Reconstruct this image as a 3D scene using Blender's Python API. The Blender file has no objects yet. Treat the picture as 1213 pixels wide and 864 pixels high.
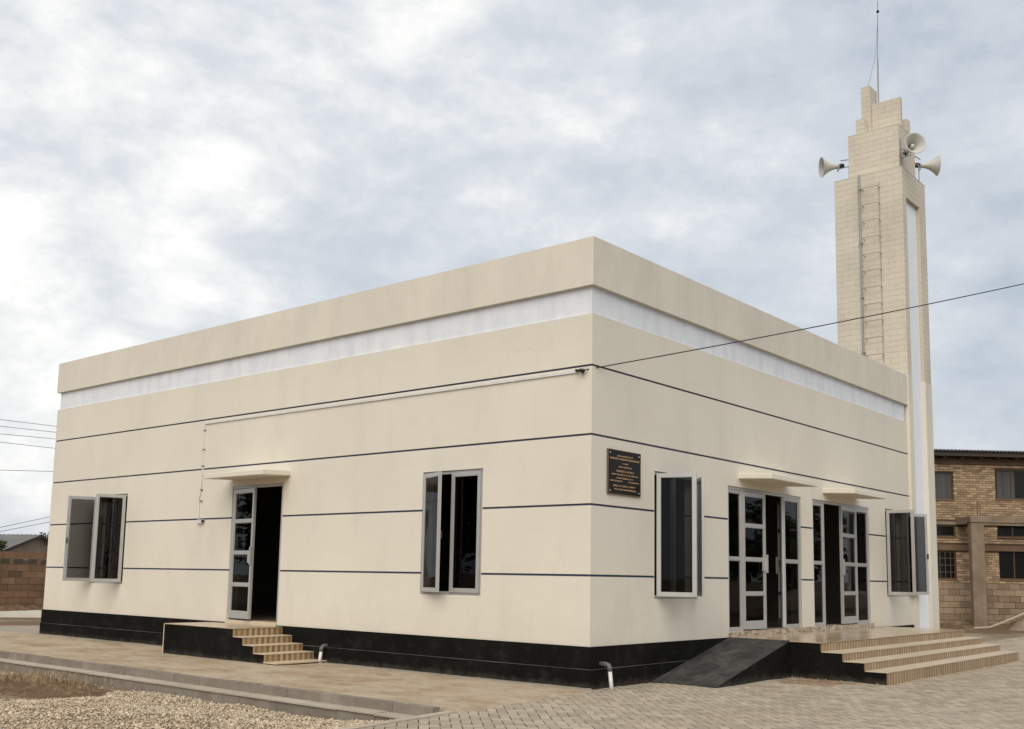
import bpy, bmesh, math, random
import numpy as np
from mathutils import Vector, Matrix, noise as mnoise
random.seed(7); rng = np.random.default_rng(7)
S = bpy.context.scene
R = math.radians
# ---------------------------------------------------------------- camera
yaw, pitch, roll = 0.6961, 0.1265, 0.0171
F = Vector((-math.cos(pitch)*math.sin(yaw), math.cos(pitch)*math.cos(yaw), math.sin(pitch)))
Rt = F.cross(Vector((0, 0, 1))).normalized(); Up = Rt.cross(F)
Rr = Rt*math.cos(roll)+Up*math.sin(roll); Ur = -Rt*math.sin(roll)+Up*math.cos(roll)
CAM = Vector((7.7551, -10.7351, 1.3722))
cam = bpy.data.cameras.new('camera'); co = bpy.data.objects.new('camera', cam); S.collection.objects.link(co)
co.matrix_world = Matrix(((Rr.x, Ur.x, -F.x, CAM.x), (Rr.y, Ur.y, -F.y, CAM.y), (Rr.z, Ur.z, -F.z, CAM.z), (0, 0, 0, 1)))
cam.sensor_width = 36; cam.lens = 36*1233.63/1213; cam.shift_x = -7.77/1213; cam.shift_y = 94.44/1213
cam.clip_end = 5000; cam.clip_start = .05
S.camera = co
S.view_settings.view_transform = 'Standard'; S.view_settings.look = 'None'
S.view_settings.exposure = 0.15; S.view_settings.gamma = 1

# ---------------------------------------------------------------- world and sun
SUN_AZ = Vector((0.50, -0.866)); SUN_EL = 40
w = bpy.data.worlds.new('World'); S.world = w; w.use_nodes = True
nt = w.node_tree; nt.nodes.clear()
def N(t, kind, **kw):
    n = t.nodes.new(kind)
    for k, v in kw.items():
        if k.startswith('i_'): n.inputs[k[2:].replace('_', ' ')].default_value = v
        else: setattr(n, k, v)
    return n
def lk(t, a, b): t.links.new(a, b)
def ramp(t, fac, stops, interp='LINEAR'):
    r = t.nodes.new('ShaderNodeValToRGB'); r.color_ramp.interpolation = interp
    el = r.color_ramp.elements
    while len(el) < len(stops): el.new(.5)
    for e, (p, c) in zip(el, stops):
        e.position = p; e.color = (*c, 1) if len(c) == 3 else c
    lk(t, fac, r.inputs[0]); return r.outputs[0]
def mathn(t, op, a, b=None, c=None, clamp=False):
    n = t.nodes.new('ShaderNodeMath'); n.operation = op; n.use_clamp = clamp
    for i, v in enumerate((a, b, c)):
        if v is None: continue
        if isinstance(v, (int, float)): n.inputs[i].default_value = v
        else: lk(t, v, n.inputs[i])
    return n.outputs[0]
def mixc(t, fac, a, b, mode='MIX'):
    n = t.nodes.new('ShaderNodeMix'); n.data_type = 'RGBA'; n.blend_type = mode
    if isinstance(fac, (int, float)): n.inputs[0].default_value = fac
    else: lk(t, fac, n.inputs[0])
    for i, v in ((6, a), (7, b)):
        if isinstance(v, tuple): n.inputs[i].default_value = (*v, 1) if len(v) == 3 else v
        else: lk(t, v, n.inputs[i])
    return n.outputs[2]
tc = N(nt, 'ShaderNodeTexCoord')
sep = N(nt, 'ShaderNodeSeparateXYZ'); lk(nt, tc.outputs['Generated'], sep.inputs[0])
sky = N(nt, 'ShaderNodeTexSky', sky_type='NISHITA', sun_disc=False, sun_elevation=R(SUN_EL), air_density=1.2, dust_density=2.0, ozone_density=1.0)
sky.sun_rotation = math.atan2(SUN_AZ.x, SUN_AZ.y)
skyc = mixc(nt, 1.0, sky.outputs[0], (.10, .10, .10), 'MULTIPLY')
# cloud layer: direction projected onto a flat ceiling, softened towards the horizon
mp1 = N(nt, 'ShaderNodeMapping'); mp1.inputs['Scale'].default_value = (1, 1, 2.1); mp1.inputs['Rotation'].default_value = (R(8), R(-10), 0); lk(nt, tc.outputs['Generated'], mp1.inputs[0])
n1 = N(nt, 'ShaderNodeTexNoise', i_Scale=3.1, i_Detail=4.0, i_Roughness=.55, i_Distortion=.15); lk(nt, mp1.outputs[0], n1.inputs[0])
mp2 = N(nt, 'ShaderNodeMapping'); mp2.inputs['Scale'].default_value = (1.0, 1.0, 1.7); mp2.inputs['Location'].default_value = (3.1, 1.7, 0); lk(nt, tc.outputs['Generated'], mp2.inputs[0])
n2 = N(nt, 'ShaderNodeTexNoise', i_Scale=9.0, i_Detail=11.0, i_Roughness=.60, i_Distortion=.1); lk(nt, mp2.outputs[0], n2.inputs[0])
# brightness of the overcast: brighter towards the hidden sun side (left of the view)
vm = N(nt, 'ShaderNodeVectorMath', operation='DOT_PRODUCT'); lk(nt, tc.outputs['Generated'], vm.inputs[0])
bd = Vector((-0.94, 0.20, 0.36)).normalized(); vm.inputs[1].default_value = bd
glow = mathn(nt, 'POWER', mathn(nt, 'MAXIMUM', mathn(nt, 'MULTIPLY_ADD', vm.outputs['Value'], .5, .5), 0.0), 7.0)
den = mathn(nt, 'MULTIPLY_ADD', mathn(nt, 'ADD', mathn(nt, 'MULTIPLY', n1.outputs[0], .40), mathn(nt, 'MULTIPLY', n2.outputs[0], .60)), 1.45, -.245)
den2 = mathn(nt, 'ADD', den, mathn(nt, 'MULTIPLY', glow, .37))
ccol = ramp(nt, den2, [(.26, (.42, .47, .54)), (.42, (.49, .545, .615)), (.58, (.58, .62, .675)), (.70, (.675, .705, .75)), (.80, (.80, .815, .82)), (.93, (.97, .97, .94)), (1.0, (1.0, 1.0, .97))])
cover = ramp(nt, den2, [(.28, (.80, .80, .80)), (.50, (.97, .97, .97))])
final = mixc(nt, cover, skyc, ccol)
bg = N(nt, 'ShaderNodeBackground'); lk(nt, final, bg.inputs[0]); bg.inputs[1].default_value = 1.0
wo = N(nt, 'ShaderNodeOutputWorld'); lk(nt, bg.outputs[0], wo.inputs[0])

sl = bpy.data.lights.new('sun', 'SUN'); sl.energy = 2.1; sl.angle = R(55); sl.color = (1, .91, .78)
so = bpy.data.objects.new('sun', sl); S.collection.objects.link(so)
sd = Vector((SUN_AZ.x*math.cos(R(SUN_EL)), SUN_AZ.y*math.cos(R(SUN_EL)), math.sin(R(SUN_EL)))).normalized()
so.rotation_euler = sd.to_track_quat('Z', 'Y').to_euler(); so.location = (-5, -20, 20)

# ---------------------------------------------------------------- materials
def mat(name, base, rough=.8, spec=.5, metal=0.0, var=None, vscale=2.0, vdet=6.0, bump=0.0, bscale=40.0, stretch=None, coord='Object', extra=None, objrand=0.0, tone=0.0):
    m = bpy.data.materials.new(name); m.use_nodes = True; t = m.node_tree
    b = t.nodes['Principled BSDF']; b.inputs['Roughness'].default_value = rough; b.inputs['Metallic'].default_value = metal
    b.inputs['Specular IOR Level'].default_value = spec
    tcn = N(t, 'ShaderNodeTexCoord'); gm = N(t, 'ShaderNodeNewGeometry')
    src = tcn.outputs['Object'] if coord == 'Object' else gm.outputs['Position']
    if stretch:
        mp = N(t, 'ShaderNodeMapping'); mp.inputs['Scale'].default_value = stretch; lk(t, src, mp.inputs[0]); src2 = mp.outputs[0]
    else: src2 = src
    col = None
    if var:
        n = N(t, 'ShaderNodeTexNoise', i_Scale=vscale, i_Detail=vdet, i_Roughness=.6); lk(t, src2, n.inputs[0])
        f = ramp(t, n.outputs[0], [(.33, (0, 0, 0)), (.68, (1, 1, 1))])
        col = mixc(t, f, base, var)
    else:
        rgb = N(t, 'ShaderNodeRGB'); rgb.outputs[0].default_value = (*base, 1); col = rgb.outputs[0]
    if extra: col = extra(t, col, src)
    if objrand:
        oi = N(t, 'ShaderNodeObjectInfo'); v = mathn(t, 'MULTIPLY_ADD', oi.outputs['Random'], 2*objrand, 1-objrand)
        cc = N(t, 'ShaderNodeCombineXYZ')
        for i in range(3): lk(t, v, cc.inputs[i])
        col = mixc(t, 1.0, col, cc.outputs[0], 'MULTIPLY')
    if tone:
        at = N(t, 'ShaderNodeAttribute', attribute_name='tone'); v = mathn(t, 'MULTIPLY_ADD', at.outputs['Fac'], 2*tone, 1-tone)
        cc = N(t, 'ShaderNodeCombineXYZ')
        for i in range(3): lk(t, v, cc.inputs[i])
        col = mixc(t, 1.0, col, cc.outputs[0], 'MULTIPLY')
    lk(t, col, b.inputs['Base Color'])
    if bump:
        n = N(t, 'ShaderNodeTexNoise', i_Scale=bscale, i_Detail=5.0, i_Roughness=.6); lk(t, src, n.inputs[0])
        bp = N(t, 'ShaderNodeBump', i_Strength=bump, i_Distance=.01); lk(t, n.outputs[0], bp.inputs['Height']); lk(t, bp.outputs[0], b.inputs['Normal'])
    return m
def streaks(amount, dark, scale=(2.2, 2.2, .28), lo=.52, hi=.75):
    def f(t, col, src):
        mp = N(t, 'ShaderNodeMapping'); mp.inputs['Scale'].default_value = scale; lk(t, src, mp.inputs[0])
        n = N(t, 'ShaderNodeTexNoise', i_Scale=1.6, i_Detail=6.0, i_Roughness=.6); lk(t, mp.outputs[0], n.inputs[0])
        return mixc(t, mathn(t, 'MULTIPLY', ramp(t, n.outputs[0], [(lo, (0, 0, 0)), (hi, (1, 1, 1))]), amount), col, dark)
    return f
def plaster_extra(t, col, src):
    col = streaks(.16, (.44, .40, .32), (1.2, 1.2, .5))(t, col, src)
    n = N(t, 'ShaderNodeTexNoise', i_Scale=14.0, i_Detail=4.0); lk(t, src, n.inputs[0])
    col = mixc(t, mathn(t, 'MULTIPLY', n.outputs[0], .10), col, (.42, .39, .33))
    # hairline map cracks, only here and there
    vo = N(t, 'ShaderNodeTexVoronoi', feature='DISTANCE_TO_EDGE', i_Scale=.9); 
    nw = N(t, 'ShaderNodeTexNoise', i_Scale=3.0, i_Detail=6.0); lk(t, src, nw.inputs[0]); wv_ = mixc(t, .22, src, nw.outputs['Color']); lk(t, wv_, vo.inputs['Vector'])
    nm = N(t, 'ShaderNodeTexNoise', i_Scale=.5, i_Detail=3.0); lk(t, src, nm.inputs[0])
    ck = mathn(t, 'MULTIPLY', ramp(t, vo.outputs['Distance'], [(.0, (1, 1, 1)), (.0045, (0, 0, 0))]), ramp(t, nm.outputs[0], [(.53, (0, 0, 0)), (.62, (1, 1, 1))]))
    col = mixc(t, mathn(t, 'MULTIPLY', ck, .14), col, (.30, .27, .21))
    # dust splashed up above the plinth
    sz = N(t, 'ShaderNodeSeparateXYZ'); lk(t, src, sz.inputs[0])
    nd = N(t, 'ShaderNodeTexNoise', i_Scale=4.0, i_Detail=7.0, i_Roughness=.65); lk(t, src, nd.inputs[0])
    ds = ramp(t, mathn(t, 'ADD', sz.outputs[2], mathn(t, 'MULTIPLY', mathn(t, 'SUBTRACT', nd.outputs[0], .5), .9)), [(.45, (1, 1, 1)), (.95, (0, 0, 0))])
    col = mixc(t, mathn(t, 'MULTIPLY', ds, .16), col, (.50, .40, .28))
    # rain-washed dirt under the coping (upper metre) and splashed dust low down
    sx = N(t, 'ShaderNodeSeparateXYZ'); lk(t, src, sx.inputs[0])
    mp = N(t, 'ShaderNodeMapping'); mp.inputs['Scale'].default_value = (1.3, 1.3, .45); lk(t, src, mp.inputs[0])
    n3 = N(t, 'ShaderNodeTexNoise', i_Scale=1.1, i_Detail=7.0, i_Roughness=.65); lk(t, mp.outputs[0], n3.inputs[0])
    up = ramp(t, mathn(t, 'MULTIPLY', sx.outputs[2], .16), [(.70, (0, 0, 0)), (.86, (1, 1, 1))])
    f = mathn(t, 'MULTIPLY', up, ramp(t, n3.outputs[0], [(.40, (.25, .25, .25)), (.62, (1, 1, 1))]))
    return mixc(t, mathn(t, 'MULTIPLY', f, .30), col, (.46, .445, .375))
M = {}
M['plaster'] = mat('beige_plaster', (.715, .665, .57), .88, .25, var=(.765, .715, .61), vscale=.55, bump=.42, bscale=5.0, coord='Pos', extra=plaster_extra)
M['white'] = mat('white_band_paint', (.70, .735, .78), .85, .3, var=(.79, .81, .83), vscale=1.6, bump=.35, bscale=14, coord='Pos', extra=streaks(.42, (.54, .57, .62), (3.2, 3.2, .9), .45, .68))
def black_extra(t, col, src):
    mp = N(t, 'ShaderNodeMapping'); mp.inputs['Scale'].default_value = (1.5, 1.5, 1.8); lk(t, src, mp.inputs[0])
    n = N(t, 'ShaderNodeTexNoise', i_Scale=2.6, i_Detail=9.0, i_Roughness=.72); lk(t, mp.outputs[0], n.inputs[0])
    col = mixc(t, mathn(t, 'MULTIPLY', ramp(t, n.outputs[0], [(.52, (0, 0, 0)), (.80, (1, 1, 1))]), .22), col, (.10, .095, .085))
    sx = N(t, 'ShaderNodeSeparateXYZ'); lk(t, src, sx.inputs[0])
    n2 = N(t, 'ShaderNodeTexNoise', i_Scale=9.0, i_Detail=6.0); lk(t, src, n2.inputs[0])
    low = ramp(t, mathn(t, 'ADD', sx.outputs[2], mathn(t, 'MULTIPLY', n2.outputs[0], .16)), [(.03, (1, 1, 1)), (.17, (0, 0, 0))])
    return mixc(t, mathn(t, 'MULTIPLY', low, .35), col, (.17, .15, .12))
M['white_recess'] = mat('white_recess_brightened', (.80, .84, .90), .8, .3, var=(.86, .88, .92), vscale=1.6, bump=.2, bscale=14, coord='Pos')  # band white brightened in colour to offset shade inside the recess
M['black'] = mat('black_bitumen_paint', (.005, .0047, .004), .85, .10, var=(.010, .0093, .008), vscale=1.4, bump=.3, bscale=12, coord='Pos', extra=black_extra)
def ramp_extra(t, col, src):
    n = N(t, 'ShaderNodeTexNoise', i_Scale=3.0, i_Detail=10.0, i_Roughness=.7, i_Distortion=.6); lk(t, src, n.inputs[0])
    return mixc(t, ramp(t, n.outputs[0], [(.42, (0, 0, 0)), (.80, (1, 1, 1))]), col, (.12, .115, .105))
M['rampm'] = mat('worn_black_screed', (.032, .031, .029), .8, .2, bump=.4, bscale=20, coord='Pos', extra=ramp_extra)
M['groove'] = mat('slate_groove_paint', (.035, .048, .085), .7)
M['line_light'] = mat('dusty_ledge', (.022, .021, .019), .9, var=(.13, .125, .115), vscale=1.7, vdet=8, coord='Pos')
M['alu'] = mat('silver_aluminium', (.50, .495, .475), .38, .5, metal=.45, var=(.56, .55, .53), vscale=3)
M['alu_dark'] = mat('dark_handle', (.05, .05, .05), .5)  # plain dark colour of the window handles
M['concrete'] = mat('kerb_concrete', (.20, .175, .145), .92, .2, var=(.28, .245, .20), vscale=4, bump=.5, bscale=30, coord='Pos', objrand=.10,
                    extra=streaks(.5, (.22, .15, .09), (2.2, 2.2, 2.2), .5, .7))
M['ledge'] = mat('dusty_ledge_concrete', (.47, .415, .335), .95, .2, var=(.40, .33, .25), vscale=5, bump=.4, bscale=30, coord='Pos', objrand=.06)
M['floor'] = mat('dark_interior_floor', (.26, .21, .16), .45, .5)
M['inner'] = mat('interior_wall_paint', (.20, .18, .15), .9)
M['metal'] = mat('grey_galvanised_metal', (.28, .28, .28), .5, .5, metal=.4)
M['horn'] = mat('horn_white_enamel', (.62, .62, .58), .45, .5, var=(.52, .51, .47), vscale=6)
M['dark'] = mat('black_plastic', (.012, .012, .012), .5)
M['pvc'] = mat('white_pvc', (.72, .71, .68), .4, var=(.62, .60, .56), vscale=12)
M['pvc_grey'] = mat('grey_pvc', (.11, .11, .105), .5)
M['plaque'] = mat('black_plaque', (.012, .011, .009), .5, .25)
M['bronze'] = mat('bronze_letter', (.55, .34, .19), .6, .3)
M['rim'] = mat('dull_bronze_rim', (.16, .10, .06), .6, .3)
M['rung'] = mat('weathered_rung_steel', (.34, .30, .24), .7)
M['rust'] = mat('rusty_steel', (.16, .11, .08), .8)
M['curtain'] = mat('dark_curtain', (.035, .032, .028), .95)
M['wire'] = mat('black_cable', (.02, .02, .02), .7)

def glass(name, tint, gl):
    m = bpy.data.materials.new(name); m.use_nodes = True; t = m.node_tree; t.nodes.clear()
    o = N(t, 'ShaderNodeOutputMaterial'); mx = N(t, 'ShaderNodeMixShader')
    tr = N(t, 'ShaderNodeBsdfTransparent'); tr.inputs[0].default_value = (*tint, 1)
    g = N(t, 'ShaderNodeBsdfGlossy'); g.inputs['Color'].default_value = (gl, gl, gl, 1); g.inputs['Roughness'].default_value = .015
    tcn = N(t, 'ShaderNodeTexCoord'); nz = N(t, 'ShaderNodeTexNoise', i_Scale=1.6, i_Detail=1.0); lk(t, tcn.outputs['Object'], nz.inputs[0])
    bp = N(t, 'ShaderNodeBump', i_Strength=.05, i_Distance=.05); lk(t, nz.outputs[0], bp.inputs['Height'])
    lw = N(t, 'ShaderNodeLayerWeight', i_Blend=.5); fo = mathn(t, 'MULTIPLY_ADD', mathn(t, 'POWER', lw.outputs['Facing'], 5.0), .75, .022); lk(t, bp.outputs[0], g.inputs['Normal'])
    lk(t, fo, mx.inputs[0]); lk(t, tr.outputs[0], mx.inputs[1]); lk(t, g.outputs[0], mx.inputs[2]); lk(t, mx.outputs[0], o.inputs[0])
    return m
M['glass'] = glass('grey_tinted_glass', (.36, .36, .36), .85)

def tile_brick_mat():
    def ex(t, col, src):
        n = N(t, 'ShaderNodeTexNoise', i_Scale=1.1, i_Detail=5.0); lk(t, src, n.inputs[0])
        return mixc(t, mathn(t, 'MULTIPLY', ramp(t, n.outputs[0], [(.42, (0, 0, 0)), (.66, (1, 1, 1))]), .35), col, (.40, .36, .29))
    return ex
M['mtile'] = mat('beige_cladding_tile', (.625, .57, .47), .7, .3, coord='Pos', var=(.66, .60, .495), vscale=3, bump=.15, bscale=25, extra=tile_brick_mat(), objrand=.022, tone=0.0)
M['grout'] = mat('cladding_grout', (.57, .51, .41), .9, coord='Pos')
def stripes(axis, pitch):
    def ex(t, col, src):
        sx = N(t, 'ShaderNodeSeparateXYZ'); lk(t, src, sx.inputs[0])
        q = mathn(t, 'FLOOR', mathn(t, 'DIVIDE', sx.outputs[axis], pitch))
        wn = N(t, 'ShaderNodeTexWhiteNoise', noise_dimensions='1D'); lk(t, q, wn.inputs['W'])
        par = mathn(t, 'MODULO', mathn(t, 'ABSOLUTE', q), 2.0)
        v = mathn(t, 'ADD', mathn(t, 'MULTIPLY', par, .62), mathn(t, 'MULTIPLY', wn.outputs[0], .38))
        c = ramp(t, v, [(.05, (.15, .08, .035)), (.35, (.22, .13, .065)), (.7, (.38, .27, .155)), (1, (.47, .36, .23))])
        n = N(t, 'ShaderNodeTexNoise', i_Scale=60.0, i_Detail=4.0); lk(t, src, n.inputs[0])
        return mixc(t, mathn(t, 'MULTIPLY', n.outputs[0], .35), c, (.46, .35, .22))
    return ex
M['riser'] = mat('striped_riser_tile', (.4, .3, .2), .42, .5, coord='Pos', extra=stripes(1, .052), objrand=.06)
M['landing'] = mat('glazed_landing_tile', (.42, .31, .20), .20, .5, coord='Pos', var=(.54, .42, .29), vscale=5, vdet=9, stretch=(1, .35, 1), objrand=.10)
M['tread'] = mat('tread_tile', (.56, .46, .33), .4, .5, coord='Pos', var=(.62, .52, .38), vscale=7, objrand=.05)
def mosaic(t, col, src):
    sx = N(t, 'ShaderNodeSeparateXYZ'); lk(t, src, sx.inputs[0])
    a = mathn(t, 'FLOOR', mathn(t, 'MULTIPLY', sx.outputs[1], 22)); b_ = mathn(t, 'FLOOR', mathn(t, 'MULTIPLY', sx.outputs[2], 36))
    cb = N(t, 'ShaderNodeCombineXYZ'); lk(t, a, cb.inputs[0]); lk(t, b_, cb.inputs[1])
    wn = N(t, 'ShaderNodeTexWhiteNoise', noise_dimensions='2D'); lk(t, cb.outputs[0], wn.inputs['Vector'])
    return ramp(t, wn.outputs[0], [(.2, (.26, .18, .11)), (.5, (.42, .34, .24)), (.9, (.56, .49, .38))])
M['mosaic'] = mat('mosaic_sill_tile', (.4, .3, .2), .4, .5, coord='Pos', extra=mosaic)

def paver_extra(t, col, src):
    n = N(t, 'ShaderNodeTexNoise', i_Scale=.55, i_Detail=6.0, i_Roughness=.6); lk(t, src, n.inputs[0])
    col = mixc(t, mathn(t, 'MULTIPLY', ramp(t, n.outputs[0], [(.45, (0, 0, 0)), (.68, (1, 1, 1))]), .45), col, (.37, .29, .195))
    # brown soil washed against the side of the entrance steps
    vd = N(t, 'ShaderNodeVectorMath', operation='DISTANCE'); lk(t, src, vd.inputs[0]); vd.inputs[1].default_value = (1.55, 3.1, 0)
    n2 = N(t, 'ShaderNodeTexNoise', i_Scale=3.2, i_Detail=7.0, i_Roughness=.65); lk(t, src, n2.inputs[0])
    d = mathn(t, 'ADD', vd.outputs['Value'], mathn(t, 'MULTIPLY', n2.outputs[0], .9))
    col = mixc(t, mathn(t, 'MULTIPLY', ramp(t, d, [(.85, (1, 1, 1)), (1.75, (0, 0, 0))]), .8), col, (.29, .18, .10))
    n3 = N(t, 'ShaderNodeTexNoise', i_Scale=45.0, i_Detail=4.0); lk(t, src, n3.inputs[0])
    return mixc(t, mathn(t, 'MULTIPLY', n3.outputs[0], .22), col, (.22, .19, .15))
M['paver'] = mat('concrete_paver', (.43, .365, .275), .9, .25, coord='Pos', bump=.35, bscale=60, extra=paver_extra, tone=.19)
M['joint'] = mat('sandy_joint_fill', (.09, .065, .04), .95, coord='Pos')
def dustpave(t, col, src):
    mp = N(t, 'ShaderNodeMapping'); mp.inputs['Scale'].default_value = (.8, 1.25, 1); lk(t, src, mp.inputs[0])
    n = N(t, 'ShaderNodeTexNoise', i_Scale=1.3, i_Detail=10.0, i_Roughness=.72, i_Distortion=.3); lk(t, mp.outputs[0], n.inputs[0])
    col = mixc(t, ramp(t, n.outputs[0], [(.44, (0, 0, 0)), (.66, (1, 1, 1))]), col, (.34, .235, .14))
    n3 = N(t, 'ShaderNodeTexNoise', i_Scale=70.0, i_Detail=5.0, i_Roughness=.7); lk(t, src, n3.inputs[0])
    col = mixc(t, mathn(t, 'MULTIPLY', n3.outputs[0], .35), col, (.21, .155, .10))
    # grey mortar smear along the foot of the plinth
    sx = N(t, 'ShaderNodeSeparateXYZ'); lk(t, src, sx.inputs[0])
    n4 = N(t, 'ShaderNodeTexNoise', i_Scale=3.5, i_Detail=5.0); lk(t, src, n4.inputs[0])
    e = mathn(t, 'ADD', sx.outputs[1], mathn(t, 'MULTIPLY', mathn(t, 'SUBTRACT', n4.outputs[0], .5), .35))
    return mixc(t, mathn(t, 'MULTIPLY', ramp(t, mathn(t, 'ADD', e, 1.0), [(.72, (0, 0, 0)), (.84, (1, 1, 1))]), .6), col, (.30, .28, .25))
M['dustpave'] = mat('dusty_side_paving', (.50, .415, .30), .95, .2, coord='Pos', bump=.6, bscale=30, extra=dustpave, tone=.07)
def dirt_extra(t, col, src):
    n = N(t, 'ShaderNodeTexNoise', i_Scale=.35, i_Detail=8.0, i_Roughness=.65); lk(t, src, n.inputs[0])
    col = mixc(t, ramp(t, n.outputs[0], [(.45, (0, 0, 0)), (.62, (1, 1, 1))]), col, (.40, .335, .25))
    n = N(t, 'ShaderNodeTexNoise', i_Scale=30.0, i_Detail=6.0, i_Roughness=.7); lk(t, src, n.inputs[0])
    return mixc(t, mathn(t, 'MULTIPLY', n.outputs[0], .5), col, (.10, .07, .045))
M['dirt'] = mat('brown_dirt', (.19, .125, .075), .97, .1, coord='Pos', bump=.8, bscale=14, extra=dirt_extra)
M['stone'] = mat('pale_gravel_stone', (.47, .375, .26), .9, .2, coord='Pos', tone=.38, var=(.54, .445, .325), vscale=1.2)
M['bed'] = mat('gravel_bed', (.24, .185, .12), .95, .1, coord='Pos', var=(.14, .10, .06), vscale=25, bump=.8, bscale=40)
M['heap'] = mat('heap_gravel', (.33, .27, .20), .95, .1, coord='Pos', var=(.24, .19, .135), vscale=9, bump=.9, bscale=30)
M['soil'] = mat('dark_garden_soil', (.10, .062, .036), .97, .1, coord='Pos', var=(.20, .135, .08), vscale=5.0, vdet=9, bump=1.0, bscale=18)
M['sand'] = mat('pale_sand', (.50, .46, .38), .95, .1, var=(.44, .39, .31), vscale=2, bump=.4, bscale=6)
M['drygrass'] = mat('dry_straw_grass', (.36, .26, .14), .9, tone=.45)
M['block'] = mat('sandcrete_block', (.125, .075, .047), .95, .1, coord='Pos', var=(.18, .115, .075), vscale=1.3, bump=.6, bscale=20, objrand=.18, tone=.0,
                 extra=streaks(.6, (.16, .095, .055), (1, 1, 1.4), .45, .62))
M['block2'] = mat('pale_sandcrete_block', (.25, .18, .12), .95, .1, coord='Pos', var=(.33, .245, .17), vscale=1.3, bump=.6, bscale=20, objrand=.26)
M['mortar'] = mat('brown_mortar', (.10, .068, .045), .95, .1, coord='Pos')
M['brick'] = mat('burnt_brick', (.32, .225, .14), .93, .1, coord='Pos', bump=.4, bscale=25, objrand=.30, tone=.36, var=(.39, .285, .185), vscale=.9)
M['brmortar'] = mat('dark_brick_mortar', (.11, .075, .05), .95, .1)
M['band'] = mat('raw_concrete_beam', (.20, .15, .11), .93, .1, coord='Pos', var=(.29, .225, .165), vscale=2.2, bump=.5, bscale=15, extra=streaks(.5, (.17, .13, .10)))
M['bandbrown'] = mat('brown_concrete_lintel', (.16, .10, .065), .93, .1, coord='Pos', var=(.21, .14, .09), vscale=3)
M['roofmetal'] = mat('weathered_roof_sheet', (.10, .10, .105), .6, .4, var=(.15, .145, .14), vscale=2)
M['roofgrey'] = mat('grey_roof_sheet', (.19, .185, .17), .65, .3, metal=.1, var=(.14, .13, .115), vscale=1.5)
M['soffit'] = mat('dark_soffit_vent_shade', (.05, .04, .032), .9)  # soffit colour, also the painted shade of the vent boxes
M['brownframe'] = mat('brown_window_frame', (.10, .055, .03), .6)
M['darkglass'] = mat('dark_window_glass', (.012, .012, .012), .2, .3)
M['greycurtain'] = mat('grey_net_curtain', (.10, .10, .095), .9, var=(.05, .05, .05), vscale=12, stretch=(1, 1, .02))
M['leaf'] = mat('dark_green_leaf', (.035, .055, .022), .7, .3, var=(.075, .10, .04), vscale=3)
M['bark'] = mat('grey_bark', (.12, .09, .065), .95, var=(.18, .14, .10), vscale=8)
M['housewall'] = mat('tan_house_wall', (.36, .29, .215), .95, .1, var=(.30, .235, .17), vscale=1.5)

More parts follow.
